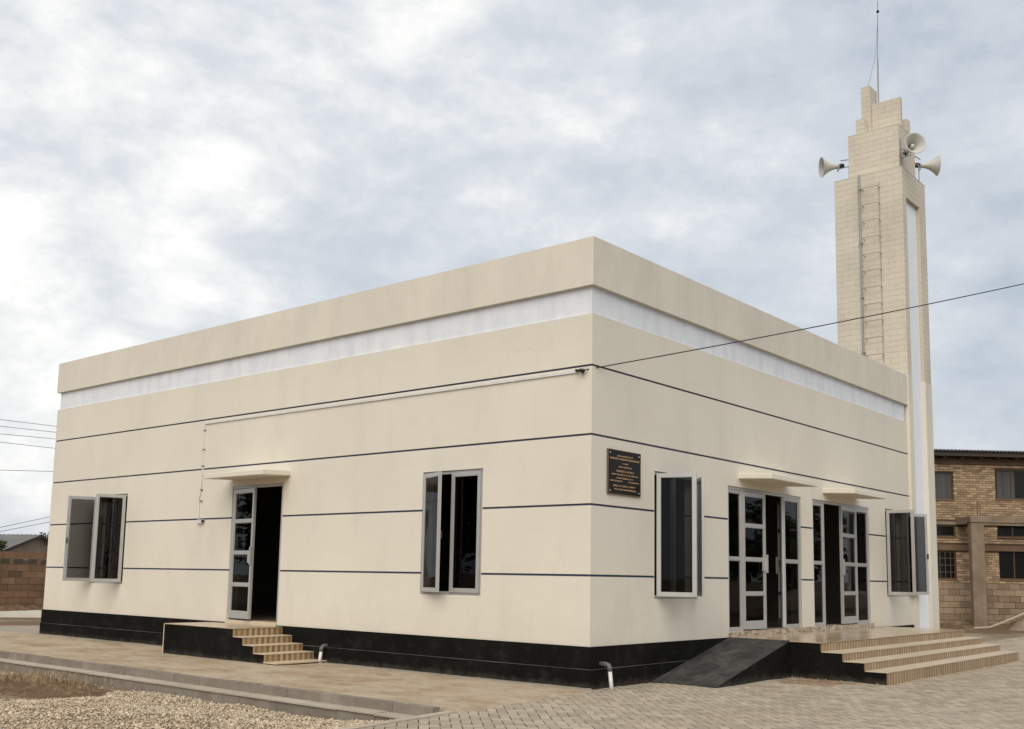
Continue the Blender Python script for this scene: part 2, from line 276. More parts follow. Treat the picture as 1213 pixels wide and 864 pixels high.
# ---------------------------------------------------------------- helpers
COL = S.collection
def link(o, parent=None):
    COL.objects.link(o)
    if parent is not None: o.parent = parent
    return o
def tag(o, label=None, cat=None, group=None, kind=None):
    if label: o['label'] = label
    if cat: o['category'] = cat
    if group: o['group'] = group
    if kind: o['kind'] = kind
    return o
def thing(name, label, cat, loc=(0, 0, 0), group=None):
    o = bpy.data.objects.new(name, None); o.location = loc; o.empty_display_size = .2
    o['origin'] = list(loc); link(o); return tag(o, label, cat, group)
def org(o):
    while o is not None:
        if 'origin' in o: return Vector(o['origin'])
        o = o.parent
    return Vector((0, 0, 0))
class MB:
    def __init__(s): s.v = []; s.f = []; s.t = []
    def quad(s, a, b, c, d, tone=.5):
        i = len(s.v); s.v += [tuple(a), tuple(b), tuple(c), tuple(d)]; s.f.append((i, i+1, i+2, i+3)); s.t.append(tone)
    def poly(s, pts, tone=.5):
        i = len(s.v); s.v += [tuple(p) for p in pts]; s.f.append(tuple(range(i, i+len(pts)))); s.t.append(tone)
    def hexa(s, p, tone=.5, skip=()):   # p: 8 pts, bottom 0-3 ccw, top 4-7
        i = len(s.v); s.v += [tuple(q) for q in p]
        for k, f in enumerate(((3, 2, 1, 0), (4, 5, 6, 7), (0, 1, 5, 4), (1, 2, 6, 5), (2, 3, 7, 6), (3, 0, 4, 7))):
            if k in skip: continue
            s.f.append(tuple(i+q for q in f)); s.t.append(tone)
    def box(s, x0, x1, y0, y1, z0, z1, tone=.5, skip=()):
        s.hexa([(x0, y0, z0), (x1, y0, z0), (x1, y1, z0), (x0, y1, z0), (x0, y0, z1), (x1, y0, z1), (x1, y1, z1), (x0, y1, z1)], tone, skip); return s
    def fbox(s, O, du, n, u0, u1, z0, z1, d0, d1, tone=.5):   # box in a facade frame: u along du, z up, d along n (outward)
        P = lambda u, d, z: tuple(O+du*u+n*d+Vector((0, 0, z)))
        s.hexa([P(u0, d1, z0), P(u1, d1, z0), P(u1, d0, z0), P(u0, d0, z0), P(u0, d1, z1), P(u1, d1, z1), P(u1, d0, z1), P(u0, d0, z1)], tone); return s
    def tube(s, pts, r, n=8, caps=True):
        pts = [Vector(p) for p in pts]; rings = []
        rr = r if isinstance(r, (list, tuple)) else [r]*len(pts)
        pv = None
        for k, p in enumerate(pts):
            d = (pts[min(k+1, len(pts)-1)]-pts[max(k-1, 0)]).normalized()
            if pv is None:
                a = d.orthogonal().normalized()
            else: a = (pv-d*pv.dot(d)).normalized()
            pv = a; b = d.cross(a); i = len(s.v)
            for q in range(n):
                t = 2*math.pi*q/n; s.v.append(tuple(p+(a*math.cos(t)+b*math.sin(t))*rr[k]))
            rings.append(i)
        for a, b in zip(rings, rings[1:]):
            for q in range(n):
                s.f.append((a+q, a+(q+1) % n, b+(q+1) % n, b+q)); s.t.append(.5)
        if caps:
            s.f.append(tuple(rings[0]+q for q in range(n))[::-1]); s.f.append(tuple(rings[-1]+q for q in range(n))); s.t += [.5, .5]
        return s
    def mesh(s, name, m, off=(0, 0, 0), smooth=False):
        me = bpy.data.meshes.new(name); off = Vector(off)
        me.from_pydata([(a-off.x, b-off.y, c-off.z) for a, b, c in s.v], [], s.f)
        me.materials.append(m)
        at = me.attributes.new('tone', 'FLOAT', 'FACE'); at.data.foreach_set('value', s.t)
        if smooth: me.polygons.foreach_set('use_smooth', [True]*len(me.polygons))
        me.update(); return me
    def build(s, name, m, parent=None, smooth=False, fix=False):
        o = bpy.data.objects.new(name, s.mesh(name, m, org(parent), smooth))
        if fix:
            bm = bmesh.new(); bm.from_mesh(o.data); bmesh.ops.remove_doubles(bm, verts=bm.verts, dist=1e-5); bmesh.ops.recalc_face_normals(bm, faces=bm.faces); bm.to_mesh(o.data); bm.free()
        return link(o, parent)
def bevel(o, wdt=.008, seg=2):
    md = o.modifiers.new('bevel', 'BEVEL'); md.width = wdt; md.segments = seg; md.limit_method = 'ANGLE'; return o
def inst(name, mesh, parent, loc, rot=(0, 0, 0)):
    o = bpy.data.objects.new(name, mesh); link(o, parent); o.location = Vector(loc)-org(parent); o.rotation_euler = rot; return o
def structure(o): o['kind'] = 'structure'; return o
X, Y, Z = Vector((1, 0, 0)), Vector((0, 1, 0)), Vector((0, 0, 1))

# ---------------------------------------------------------------- mosque hall
LA, LB = 14.27, 11.50
ZP, ZBB, ZBT, ZT = .517, 4.79, 5.165, 5.81
LINES = [4.105, 3.203, 2.302, 1.403]
hall = thing('mosque_hall', 'flat roofed beige plastered mosque hall with dark horizontal lines and black plinth', 'building', (0, 0, 0))
winL = [(-12.33, -11.16), (-3.02, -1.85)]; winR = [(1.49, 2.66), (10.08, 11.25)]; WZ = (1.105, 2.86)
doorL = (-7.70, -6.28, .56, 2.85); doorsR = [(3.58, 6.18, .60, 2.82), (6.64, 9.24, .60, 2.82)]
G = .014   # half height of a groove
zlev = [('low', 0, -1)]
def wall(O, du, n, L, holes, far_mitre=True):
    """relief wall: outward depth per horizontal course, openings cut through, reveals and an inner leaf."""
    zs = [-.3, .235, ZP, ZBB, ZBT, ZT] + [z+s for z in LINES for s in (-G, G)]
    us = [0, L]
    for a, b, c, d in holes: us += [a, b]; zs += [c, d]
    zs = sorted(set(round(z, 4) for z in zs)); us = sorted(set(round(u, 4) for u in us))
    def course(z):
        if z < .235: return 'plinth', .030
        if z < ZP: return 'plinth', .020
        if z > ZBT: return 'parapet', .030
        if z > ZBB: return 'frieze', -.035
        for l in LINES:
            if abs(z-l) < G: return 'groove_line', -.012
        return 'wall', 0.0
    def cell(i, j):
        if not (0 <= i < len(us)-1 and 0 <= j < len(zs)-1): return None
        u = (us[i]+us[i+1])/2; z = (zs[j]+zs[j+1])/2
        for a, b, c, d in holes:
            if a < u < b and c < z < d: return 'hole', None
        return course(z)
    def P(u, z, d):
        if u <= 1e-6: u = -d
        elif u >= L-1e-6: u = L+d
        return O+du*u+n*d+Vector((0, 0, z))
    parts = {}
    for i in range(len(us)-1):
        for j in range(len(zs)-1):
            k, d = cell(i, j)
            if k == 'hole': continue
            mb = parts.setdefault(k, MB()) if k != 'groove_line' else parts.setdefault(('g', i and 0, j, round(us[i], 2)), MB())
            u0, u1, z0, z1 = us[i], us[i+1], zs[j], zs[j+1]
            mb.quad(P(u0, z0, d), P(u1, z0, d), P(u1, z1, d), P(u0, z1, d))
            parts.setdefault('inner', MB()).quad(P(u1, z0, -.22), P(u0, z0, -.22), P(u0, z1, -.22), P(u1, z1, -.22))
            for di, dj, a, b in ((1, 0, (u1, z0), (u1, z1)), (-1, 0, (u0, z1), (u0, z0)), (0, 1, (u1, z1), (u0, z1)), (0, -1, (u0, z0), (u1, z0))):
                c = cell(i+di, j+dj)
                if c is None: continue
                if c[0] == 'hole': d2 = -.22
                elif c[1] < d-1e-6: d2 = c[1]
                else: continue
                mb.quad(P(*a, d), P(*a, d2), P(*b, d2), P(*b, d))
    return parts
def wall_objs(parts, first=True):
    names = {'wall': 'plaster', 'parapet': 'plaster', 'frieze': 'white', 'plinth': 'black', 'inner': 'inner'}
    for k, mb in parts.items():
        if isinstance(k, tuple): mb.build('groove_line', M['groove'], hall, fix=False)
        else: mb.build({'inner': 'inner_wall'}.get(k, k), M[names[k]], hall)
hl = [(a+LA, b+LA, *WZ) for a, b in winL]+[(doorL[0]+LA, doorL[1]+LA, doorL[2], doorL[3])]
wall_objs(wall(Vector((-LA, 0, 0)), X, -Y, LA, hl))
hr = [(a, b, *WZ) for a, b in winR]+list(doorsR)
wall_objs(wall(Vector((0, 0, 0)), Y, X, LB, hr))
wall_objs(wall(Vector((0, LB, 0)), -X, Y, LA, []))
wall_objs(wall(Vector((-LA, LB, 0)), -Y, -X, LB, []))
# roof slab with upstand, ceiling, floor
mb = MB(); mb.box(-LA+.21, -.21, .21, LB-.21, 5.25, 5.40); mb.build('roof_slab', M['concrete'], hall)
mb = MB(); t_ = .18
for (x0, x1, y0, y1) in ((-LA-.03, .03, -.03, t_), (-LA-.03, .03, LB-t_, LB+.03), (-LA-.03, -LA+t_, t_, LB-t_), (.03-.03-t_+.0, .03, t_, LB-t_)):
    mb.quad((x0, y0, ZT), (x1, y0, ZT), (x1, y1, ZT), (x0, y1, ZT))
mb.build('coping', M['plaster'], hall)
mb = MB()
for (x0, x1, y0, y1) in ((-LA, 0, t_, t_+.01),): mb.box(-LA+t_, -t_, t_, t_+.02, 5.3, ZT-.002); mb.box(-LA+t_, -t_, LB-t_-.02, LB-t_, 5.3, ZT-.002); mb.box(-LA+t_, -LA+t_+.02, t_, LB-t_, 5.3, ZT-.002); mb.box(-t_-.02, -t_, t_, LB-t_, 5.3, ZT-.002)
mb.build('parapet_lining', M['plaster'], hall)
mb = MB(); mb.box(-LA+.2, -.2, .2, LB-.2, .40, .552); mb.build('floor_slab', M['floor'], hall)
mb = MB(); mb.box(-LA+.2, -.2, .2, LB-.2, 4.2, 4.3); mb.build('ceiling', M['inner'], hall)
# plinth joint ledge: thin dusty strip on the step of the plinth
mb = MB(); mb.box(-LA-.031, .033, -.0335, -.018, .2345, .2415); mb.box(.018, .0335, -.031, LB, .2345, .2415); mb.build('plinth_ledge', M['line_light'], hall)
# thresholds
mb = MB(); mb.box(doorL[0]+.01, doorL[1]-.01, -.03, .2, .50, .562); mb.build('threshold', M['tread'], hall)
mb = MB(); mb.box(-.2, .035, 3.565, 9.26, .50, .603); mb.build('threshold', M['mosaic'], hall)

# canopies
def canopy(O, du, n, u0, u1, depth, z0):
    P = lambda u, d, z: O+du*u+n*d+Vector((0, 0, z))
    mb = MB()
    mb.hexa([P(u0, depth, z0-.03), P(u1, depth, z0-.03), P(u1, -.05, z0), P(u0, -.05, z0), P(u0, depth, z0+.055), P(u1, depth, z0+.055), P(u1, -.05, z0+.085), P(u0, -.05, z0+.085)])
    o = mb.build('door_canopy', M['plaster'], hall, fix=True); bevel(o, .01); return o
canopy(Vector((0, 0, 0)), X, -Y, -7.73, -6.10, .58, 2.965)
canopy(Vector((0, 0, 0)), Y, X, 3.92, 5.58, .57, 2.955)
canopy(Vector((0, 0, 0)), Y, X, 7.08, 8.60, .59, 2.955)

# windows and doors
def panel(O, du, n, W, z0, z1, rails, t=.055, th=.04, name='sash', parent=None, lab=None, bottom=None, top=None, left=None, right=None, pane_name='pane', back=0.0):
    """aluminium leaf: stiles, rails and one pane per light. O at hinge line, spans u 0..W"""
    bt = bottom or t; tp = top or t; lf = left or t; rg = right or t
    mb = MB()
    mb.fbox(O, du, n, 0, lf, z0, z1, -th/2, th/2); mb.fbox(O, du, n, W-rg, W, z0, z1, -th/2, th/2)
    mb.fbox(O, du, n, lf, W-rg, z0, z0+bt, -th/2+.002, th/2-.002); mb.fbox(O, du, n, lf, W-rg, z1-tp, z1, -th/2+.002, th/2-.002)
    edges = [z0+bt]
    for r in rails: mb.fbox(O, du, n, lf, W-rg, r-t/2, r+t/2, -th/2+.002, th/2-.002); edges += [r-t/2, r+t/2]
    edges.append(z1-tp)
    # narrow bead round each light
    for a, b in zip(edges[::2], edges[1::2]):
        bd_ = .010
        mb.fbox(O, du, n, lf, lf+bd_, a, b, -.012, .012); mb.fbox(O, du, n, W-rg-bd_, W-rg, a, b, -.012, .012)
        mb.fbox(O, du, n, lf+bd_, W-rg-bd_, a, a+bd_, -.012, .012); mb.fbox(O, du, n, lf+bd_, W-rg-bd_, b-bd_, b, -.012, .012)
    o = mb.build(name, M['alu'], parent)
    if lab: o['label'] = lab
    for a, b in zip(edges[::2], edges[1::2]):
        p = MB(); p.fbox(O, du, n, lf-.004, W-rg+.004, a-.004, b+.004, -.003, .003); p.build(pane_name, M['glass'], parent)
    return o
def window(O, du, n, u0, u1, angL, angR, hingeoffR=.0):
    """frame in the opening with two side-hung leaves opened outwards by angL, angR degrees"""
    z0, z1 = WZ; fw = .045
    mb = MB(); d0, d1 = -.10, -.03
    mb.fbox(O, du, n, u0+.004, u0+fw, z0+.004, z1-.004, d0, d1); mb.fbox(O, du, n, u1-fw, u1-.004, z0+.004, z1-.004, d0, d1)
    mb.fbox(O, du, n, u0+fw, u1-fw, z0+.004, z0+fw, d0, d1-.001); mb.fbox(O, du, n, u0+fw, u1-fw, z1-fw, z1-.004, d0, d1-.001)
    um = (u0+u1)/2; mb.fbox(O, du, n, um-.03, um+.03, z0+fw, z1-fw, d0+.01, d1-.003)
    wn = mb.build('window', M['alu'], hall)
    sw = (u1-u0)/2-fw-.005
    for side, ang, hu in ((1, angL, u0+fw), (-1, angR, u1-fw)):
        a = R(ang)
        dd = du*side*math.cos(a)+n*math.sin(a); nn = n*math.cos(a)-du*side*math.sin(a)
        base = O+du*hu+n*(-.02 if ang < 5 else .012)
        leafo = panel(base, dd, nn, sw+.02, z0+fw-.01, z1-fw+.01, [], t=.05, th=.034, name='sash', parent=wn)
        hd = MB(); hz = (z0+z1)/2-.1
        hd.fbox(base, dd, nn, sw-.01, sw+.012, hz, hz+.11, -.045, -.017); hd.build('handle', M['alu_dark'], wn)
    return wn
O0 = Vector((0, 0, 0))
window(O0, X, -Y, *winL[0], 106, 77).update_tag()
window(O0, X, -Y, *winL[1], 21, 0)
window(O0, Y, X, *winR[0], 73, 39)
window(O0, Y, X, *winR[1], 94, 152)

def door_frame(O, du, n, u0, u1, z0, z1, mull, d0=-.08, d1=-.015):
    mb = MB(); fw = .045
    mb.fbox(O, du, n, u0+.004, u0+fw, z0+.002, z1-.004, d0, d1); mb.fbox(O, du, n, u1-fw, u1-.004, z0+.002, z1-.004, d0, d1)
    mb.fbox(O, du, n, u0+fw, u1-fw, z1-fw, z1-.004, d0, d1-.001)
    for m in mull: mb.fbox(O, du, n, m-.022, m+.022, z0+.002, z1-fw, d0+.005, d1-.003)
    return mb.build('door', M['alu'], hall)
def sidelight(O, du, n, u0, u1, z0, z1, parent):
    panel(O+du*u0+n*-.048, du, n, u1-u0, z0+.003, z1-.046, [1.705], t=.05, th=.05, name='sidelight', parent=parent, left=.018, right=.018)
def handle(base, dd, nn, u, z, parent):
    mb = MB(); mb.fbox(base, dd, nn, u-.10, u+.012, z-.13, z+.07, .0225, .034); mb.fbox(base, dd, nn, u-.008, u+.030, z-.16, z+.13, .026, .058); mb.build('handle', M['alu'], parent)
def leaf(O, du, n, hu, side, ang, W, z0, z1, rails, parent, inward=False, hand=True):
    a = R(ang)*(-1 if inward else 1)
    dd = du*side*math.cos(a)+n*math.sin(a); nn = n*math.cos(a)-du*side*math.sin(a)
    base = O+du*hu+n*-.028
    panel(base, dd, nn, W, z0, z1, rails, t=.052, th=.045, name='door_leaf', parent=parent, bottom=.12, top=.065)
    if hand: handle(base, dd, nn, W-.02, 1.66, parent)
rl = [1.17, 1.705, 2.235]
d = door_frame(O0, Y, X, 3.58, 6.18, .60, 2.82, [4.055, 5.555])
sidelight(O0, Y, X, 3.615, 4.04, .60, 2.82, d); sidelight(O0, Y, X, 5.57, 6.14, .60, 2.82, d)
leaf(O0, Y, X, 4.08, 1, 4, .67, .62, 2.765, rl, d)
leaf(O0, Y, X, 5.53, -1, 148, .70, .62, 2.765, rl, d, inward=True)
d = door_frame(O0, Y, X, 6.64, 9.24, .60, 2.82, [7.13, 8.625])
sidelight(O0, Y, X, 6.675, 7.115, .60, 2.82, d); sidelight(O0, Y, X, 8.64, 9.20, .60, 2.82, d)
leaf(O0, Y, X, 8.60, -1, 3, .80, .62, 2.765, rl, d)
leaf(O0, Y, X, 7.17, 1, 120, .70, .62, 2.765, rl, d, inward=True)
d = door_frame(O0, X, -Y, doorL[0], doorL[1], .56, 2.85, [])
leaf(O0, X, -Y, doorL[0]+.05, 1, 7, .70, .59, 2.79, [1.16, 1.70, 2.24], d)
leaf(O0, X, -Y, doorL[1]-.05, -1, 92, .64, .59, 2.79, [1.16, 1.70, 2.24], d, inward=True)

# curtains seen through the glass
def curtain(name, O, du, n, u0, u1, label):
    mb = MB(); k = 44; pts = []
    for i in range(k+1):
        u = u0+(u1-u0)*i/k; pts.append(O+du*u+n*(-.36+.035*math.sin(i*.95)+.012*math.sin(i*2.3)))
    for a, b in zip(pts, pts[1:]): mb.quad(a+Z*.75, b+Z*.75, b+Z*2.95, a+Z*2.95)
    o = mb.build(name, M['curtain'], None, smooth=True, fix=True)
    md = o.modifiers.new('s', 'SOLIDIFY'); md.thickness = .004
    tag(o, label, 'curtain', 'curtains inside the hall windows')
curtain('curtain', O0, X, -Y, -12.35, -11.75, 'dark curtain hanging in folds inside the far left open window')
curtain('curtain', O0, Y, X, 1.5, 2.1, 'dark curtain in folds behind the window next to the black plaque')
curtain('curtain', O0, Y, X, 10.1, 10.7, 'dark curtain in folds behind the window beside the minaret')

# ---------------------------------------------------------------- minaret
TY0, TY1, TX0, TX1, T1Z = 11.50, 12.99, -1.50, .05, 10.5
mina = thing('minaret', 'tall square minaret clad in beige tiles with stepped top and white recessed stripe', 'tower', (-.7, 12.2, 0))
A2 = dict(x0=-1.22, x1=-.06, y0=11.68, y1=12.72, z=11.58)
shaft = MB()
shaft.box(TX0+.01, TX1-.11, TY0+.01, TY1-.01, -.3, T1Z-.01)
rc0, rc1, rcz = TY0+.24, TY1-.42, 9.86          # recess in the front face
shaft.box(TX1-.112, TX1-.01, TY0+.01, rc0-.01, -.3, T1Z-.01); shaft.box(TX1-.112, TX1-.01, rc1+.01, TY1-.01, -.3, T1Z-.01); shaft.box(TX1-.112, TX1-.01, rc0-.01, rc1+.01, rcz+.01, T1Z-.012)
shaft.box(A2['x0']+.01, A2['x1']-.01, A2['y0']+.01, A2['y1']-.01, T1Z-.02, A2['z']-.01)
shaft.build('shaft', M['grout'], mina)
mb = MB(); mb.box(TX1-.12, TX1-.085, rc0-.005, rc1+.005, .3, rcz+.005); mb.build('recessed_panel', M['white_recess'], mina)
# lower pilasters of the front are plastered smooth
mb = MB(); mb.box(TX1-.085, TX1+.004, TY0-.004, rc0, .0, 5.84); mb.box(TX1-.085, TX1+.004, rc1, TY1+.004, .0, 5.84); mb.build('plastered_pilaster', M['plaster'], mina)
tile_meshes = {}
allt = []   # (visible weight, function)
def tile_field(O, du, n, W, z0, z1, tw=.30, thh=.125, gap=.0035, dep=.0075, tag_='a'):
    rows = int(round((z1-z0)/thh)); hh = (z1-z0)/rows
    for r in range(rows):
        u = -tw*(.5 if r % 2 else 0)
        while u < W-1e-3:
            a, b = max(u, 0), min(u+tw, W)
            if b-a > .03: allt.append((tag_, O, du, n, a+gap/2, b-gap/2, z0+r*hh+gap/2, z0+(r+1)*hh-gap/2, dep))
            u += tw
tile_field(Vector((TX0, TY0+.01, 0)), X, -Y, TX1-TX0, 5.85, T1Z, tag_='front')
tile_field(Vector((A2['x0'], A2['y0']+.01, 0)), X, -Y, A2['x1']-A2['x0'], T1Z-.02, A2['z'], tag_='front')
tile_field(Vector((TX1-.01, TY0, 0)), Y, X, rc0-TY0, 5.85, T1Z, tag_='side')
tile_field(Vector((TX1-.01, rc1, 0)), Y, X, TY1-rc1, 5.85, T1Z, tag_='side')
tile_field(Vector((TX1-.01, rc0, 0)), Y, X, rc1-rc0, rcz, T1Z, tag_='side')
tile_field(Vector((A2['x1']-.01, A2['y0'], 0)), Y, X, A2['y1']-A2['y0'], T1Z-.02, A2['z'], tag_='side')
tile_field(Vector((TX0, TY1-.01, 0)), -X, Y, 0, 0, .2, tag_='back') if False else None
def crown_block(name, x0, x1, y0, y1, z0, z1):
    mb = MB(); mb.box(x0+.008, x1-.008, y0+.008, y1-.008, z0, z1-.004); o = mb.build(name, M['grout'], mina)
    tile_field(Vector((x0, y0+.008, 0)), X, -Y, x1-x0, z0, z1, dep=.010, tag_='front')
    tile_field(Vector((x1-.008, y0, 0)), Y, X, y1-y0, z0, z1, dep=.010, tag_='side')
    mb = MB(); mb.box(x0-.002, x1+.002, y0-.002, y1+.002, z1-.003, z1+.014); mb.build('coping', M['mtile'], mina)
crown_block('corner_block', -1.045, -.85, 11.72, 11.94, A2['z'], 11.93)
crown_block('crown_fin', -1.00, -.79, 11.96, 12.40, A2['z'], 12.80)
crown_block('crown_slab', -.785, -.13, 12.05, 12.16, A2['z'], 12.36)
crown_block('corner_block', -.40, -.13, 12.45, 12.66, A2['z'], 11.98)
mb = MB(); mb.box(TX0-.002, TX1+.002, TY0-.002, TY1+.002, T1Z-.003, T1Z+.01); mb.build('coping', M['mtile'], mina)
mb = MB(); mb.box(A2['x0']-.002, A2['x1']+.002, A2['y0']-.002, A2['y1']+.002, A2['z']-.003, A2['z']+.01); mb.build('coping', M['mtile'], mina)
fr_t = [t for t in allt if t[0] == 'front']; ot = [t for t in allt if t[0] != 'front']
fr_t.sort(key=lambda t: -(t[5]-t[4])); single, rest = fr_t[:298], fr_t[298:]+ot
for (_, O, du, n, a, b, c, dd, dep) in single:
    key = (round(b-a, 3), round(dd-c, 3), round(dep, 3))
    if key not in tile_meshes:
        m_ = MB(); m_.fbox(Vector((0, 0, 0)), X, -Y, 0, b-a, 0, dd-c, 0, dep); tile_meshes[key] = m_.mesh('tile', M['mtile'])
    inst('tile', tile_meshes[key], mina, O+du*a+Z*c)
mb = MB()
for (_, O, du, n, a, b, c, dd, dep) in rest: mb.fbox(O, du, n, a, b, c, dd, 0, dep)
mb.build('small_tiles', M['mtile'], mina)['kind'] = 'stuff'

# ladder rungs and pipe
lad = thing('wall_ladder', 'steel staple rungs climbing the tiled side of the minaret', 'ladder', (-.6, TY0, 5.9))
for k in range(11):
    z = 10.13-k*.381
    mb = MB(); yy = TY0-.01
    mb.tube([(-.815, yy+.03, z), (-.815, yy-.13, z+.0), (-.80, yy-.15, z), (-.47, yy-.15, z), (-.455, yy-.13, z), (-.455, yy+.03, z)], .0085, 6)
    mb.build('rung', M['rung'], lad)
for xr in (-.462,):
    mb = MB(); mb.tube([(xr, TY0-.012, 6.15), (xr, TY0-.012, 10.25)], .006, 5); mb.build('side_rail', M['rung'], lad)
mb = MB(); mb.tube([(-.90, TY0-.035, 5.7), (-.895, TY0-.035, 8), (-.90, TY0-.035, 10.52)], .021, 8)
p_ = thing('drop_pipe', 'thin grey pipe running up the minaret left of the rungs', 'pipe', (-.9, TY0, 5.7))
mb.build('pipe', M['metal'], p_)
mb = MB()
for k in range(4): mb.box(-.93, -.86, TY0-.060, TY0, 6.4+k*1.25, 6.43+k*1.25)
mb.build('clip', M['metal'], p_)
# mast
ms = thing('lightning_mast', 'thin metal mast with small ball tip on top of the minaret', 'mast', (-.70, 12.25, 11.6))
mb = MB(); mb.tube([(-.705, 12.25, 11.58), (-.69, 12.25, 13.55)], .019, 8); mb.build('lower_pole', M['metal'], ms)
mb = MB(); mb.tube([(-.69, 12.25, 13.5), (-.65, 12.25, 14.98)], .0095, 6); mb.build('upper_rod', M['metal'], ms)
bm = bmesh.new(); bmesh.ops.create_uvsphere(bm, u_segments=12, v_segments=8, radius=.036); me = bpy.data.meshes.new('tip_ball'); bm.to_mesh(me); bm.free(); me.materials.append(M['dark'])
inst('tip_ball', me, ms, (-.655, 12.25, 14.72))
gw = MB(); gw.tube([(-.655, 12.25, 14.6), (-.72, 12.20, 13.6), (-.90, 12.1, 12.8)], .005, 5)
gw.build('stay_wire', M['metal'], ms)

def speaker(rear, axis, label, arms, posts):
    axis = Vector(axis).normalized(); rear = Vector(rear)
    t = thing('horn_loudspeaker', label, 'loudspeaker', tuple(rear), 'horn loudspeakers on the minaret')
    u = axis.orthogonal().normalized(); v = axis.cross(u)
    def lathe(prof, name, m, k=32, smooth=True):
        mb = MB()
        for (s0, r0), (s1, r1) in zip(prof, prof[1:]):
            for q in range(k):
                a, b = 2*math.pi*q/k, 2*math.pi*(q+1)/k
                P = lambda s, r, a: rear+axis*s+(u*math.cos(a)+v*math.sin(a))*r
                mb.quad(P(s0, r0, a), P(s0, r0, b), P(s1, r1, b), P(s1, r1, a))
        return mb.build(name, m, t, smooth=smooth, fix=True)
    L = .40
    outer = [(0.02+L*s, .055+.18*(s**2.2)) for s in [i/12 for i in range(13)]]
    prof = [(0.02, .0)]+outer+[(L+.025, .243), (L+.032, .238), (L+.028, .228)]+[(0.03+L*s, .047+.178*(s**2.2)) for s in [i/12 for i in range(11, 0, -1)]]+[(.05, .0)]
    lathe(prof, 'horn', M['horn'])
    lathe([(.06, .0), (.06, .034), (.20, .030), (.30, .042), (.315, .036), (.32, .0)], 'inner_cone', M['horn'], 20)
    lathe([(-.095, .0), (-.095, .045), (-.085, .055), (-.02, .058), (.0, .052), (.03, .052), (.03, .0)], 'driver', M['dark'], 20)
    # U bracket, arms to the wall, little post
    side = axis.cross(Z).normalized()
    mb = MB(); c = rear+axis*.03
    mb.tube([c+side*.075+Z*.0, c+side*.078-Z*.10, c-side*.078-Z*.10, c-side*.075], .009, 6); mb.build('bracket', M['metal'], t)
    for a, b in arms: q = MB(); q.tube([a, b], .011, 6); q.build('arm', M['metal'], t)
    for a, b in posts: q = MB(); q.tube([a, b], .012, 6); q.build('post', M['metal'], t)
    return t
speaker((-1.56, 12.0, 11.06), (-.77, -.62, -.08), 'white horn loudspeaker on the left of the minaret top facing left',
        [((-1.23, 12.0, 11.15), (-1.54, 12.0, 11.19)), ((-1.23, 12.0, 11.0), (-1.58, 12.0, 11.0))], [((-1.34, 12.0, 10.5), (-1.34, 12.0, 11.02))])
speaker((.07, 11.80, 10.93), (.69, -.716, .05), 'white horn loudspeaker in the middle pointing towards the viewer',
        [((-.06, 11.80, 11.03), (.06, 11.80, 10.97)), ((-.06, 11.80, 10.81), (.08, 11.80, 10.83))], [((-.045, 11.76, 10.6), (-.045, 11.76, 11.26))])
speaker((-.10, 13.08, 11.07), (.80, .55, -.02), 'white horn loudspeaker on the right of the minaret top facing away to the right',
        [((-.1, 12.72, 11.20), (-.06, 13.08, 11.20)), ((-.1, 12.72, 11.0), (-.02, 13.1, 11.0))], [((-.05, 12.92, 10.5), (-.05, 12.92, 11.02))])

# ---------------------------------------------------------------- things on the hall walls
pq = thing('plaque', 'small black plaque with bronze lettering near the corner of the hall', 'plaque', (0, .72, 2.76))
mb = MB(); mb.box(.002, .022, .345, 1.10, 2.47, 3.045); o = mb.build('board', M['plaque'], pq); bevel(o, .004)
mb = MB()
for y0, y1, z0, z1 in ((.345, 1.10, 2.462, 2.472), (.345, 1.10, 3.042, 3.052), (.337, .347, 2.462, 3.052), (1.097, 1.107, 2.462, 3.052)): mb.box(.003, .026, y0, y1, z0, z1)
mb.build('rim', M['rim'], pq)
rows = [(.12, [(.27, .77)], 1), (.19, [(.05, .98)], 1.3), (.29, [(.43, .62)], .9), (.37, [(.32, .73)], 1), (.47, [(.23, .81)], 1.35), (.55, [(.10, .95)], .95), (.63, [(.25, .78)], .95), (.70, [(.06, .44), (.62, .96)], .95), (.81, [(.15, .85)], 1.3), (.89, [(.19, .87)], 1.1)]
mb = MB(); rr = random.Random(3)
for v, spans, sc in rows:
    zc_ = 3.045-.575*v
    for a, b in spans:
        y = .345+.755*a
        while y < .345+.755*b-.012:
            h = .017*sc; wd = .011*sc
            if rr.random() < .13: y += wd*1.1; continue
            k = rr.randint(0, 3)
            mb.box(.022, .0235, y, y+wd*.32, zc_-h/2, zc_+h/2)
            if k != 1: mb.box(.022, .0234, y+wd*.32, y+wd, zc_+h*.28, zc_+h/2)
            if k != 2: mb.box(.022, .0233, y+wd*.32, y+wd, zc_-h/2, zc_-h*.28)
            if k != 3: mb.box(.022, .0232, y+wd*.68, y+wd, zc_-h*.28, zc_+h*.28)
            y += wd*1.45
mb.build('lettering', M['bronze'], pq)
for y, z in ((.385, 2.51), (1.06, 2.51), (.385, 3.005), (1.06, 3.005)):
    q = MB(); q.tube([(.02, y, z), (.030, y, z)], .011, 8); q.build('screw', M['alu'], pq)
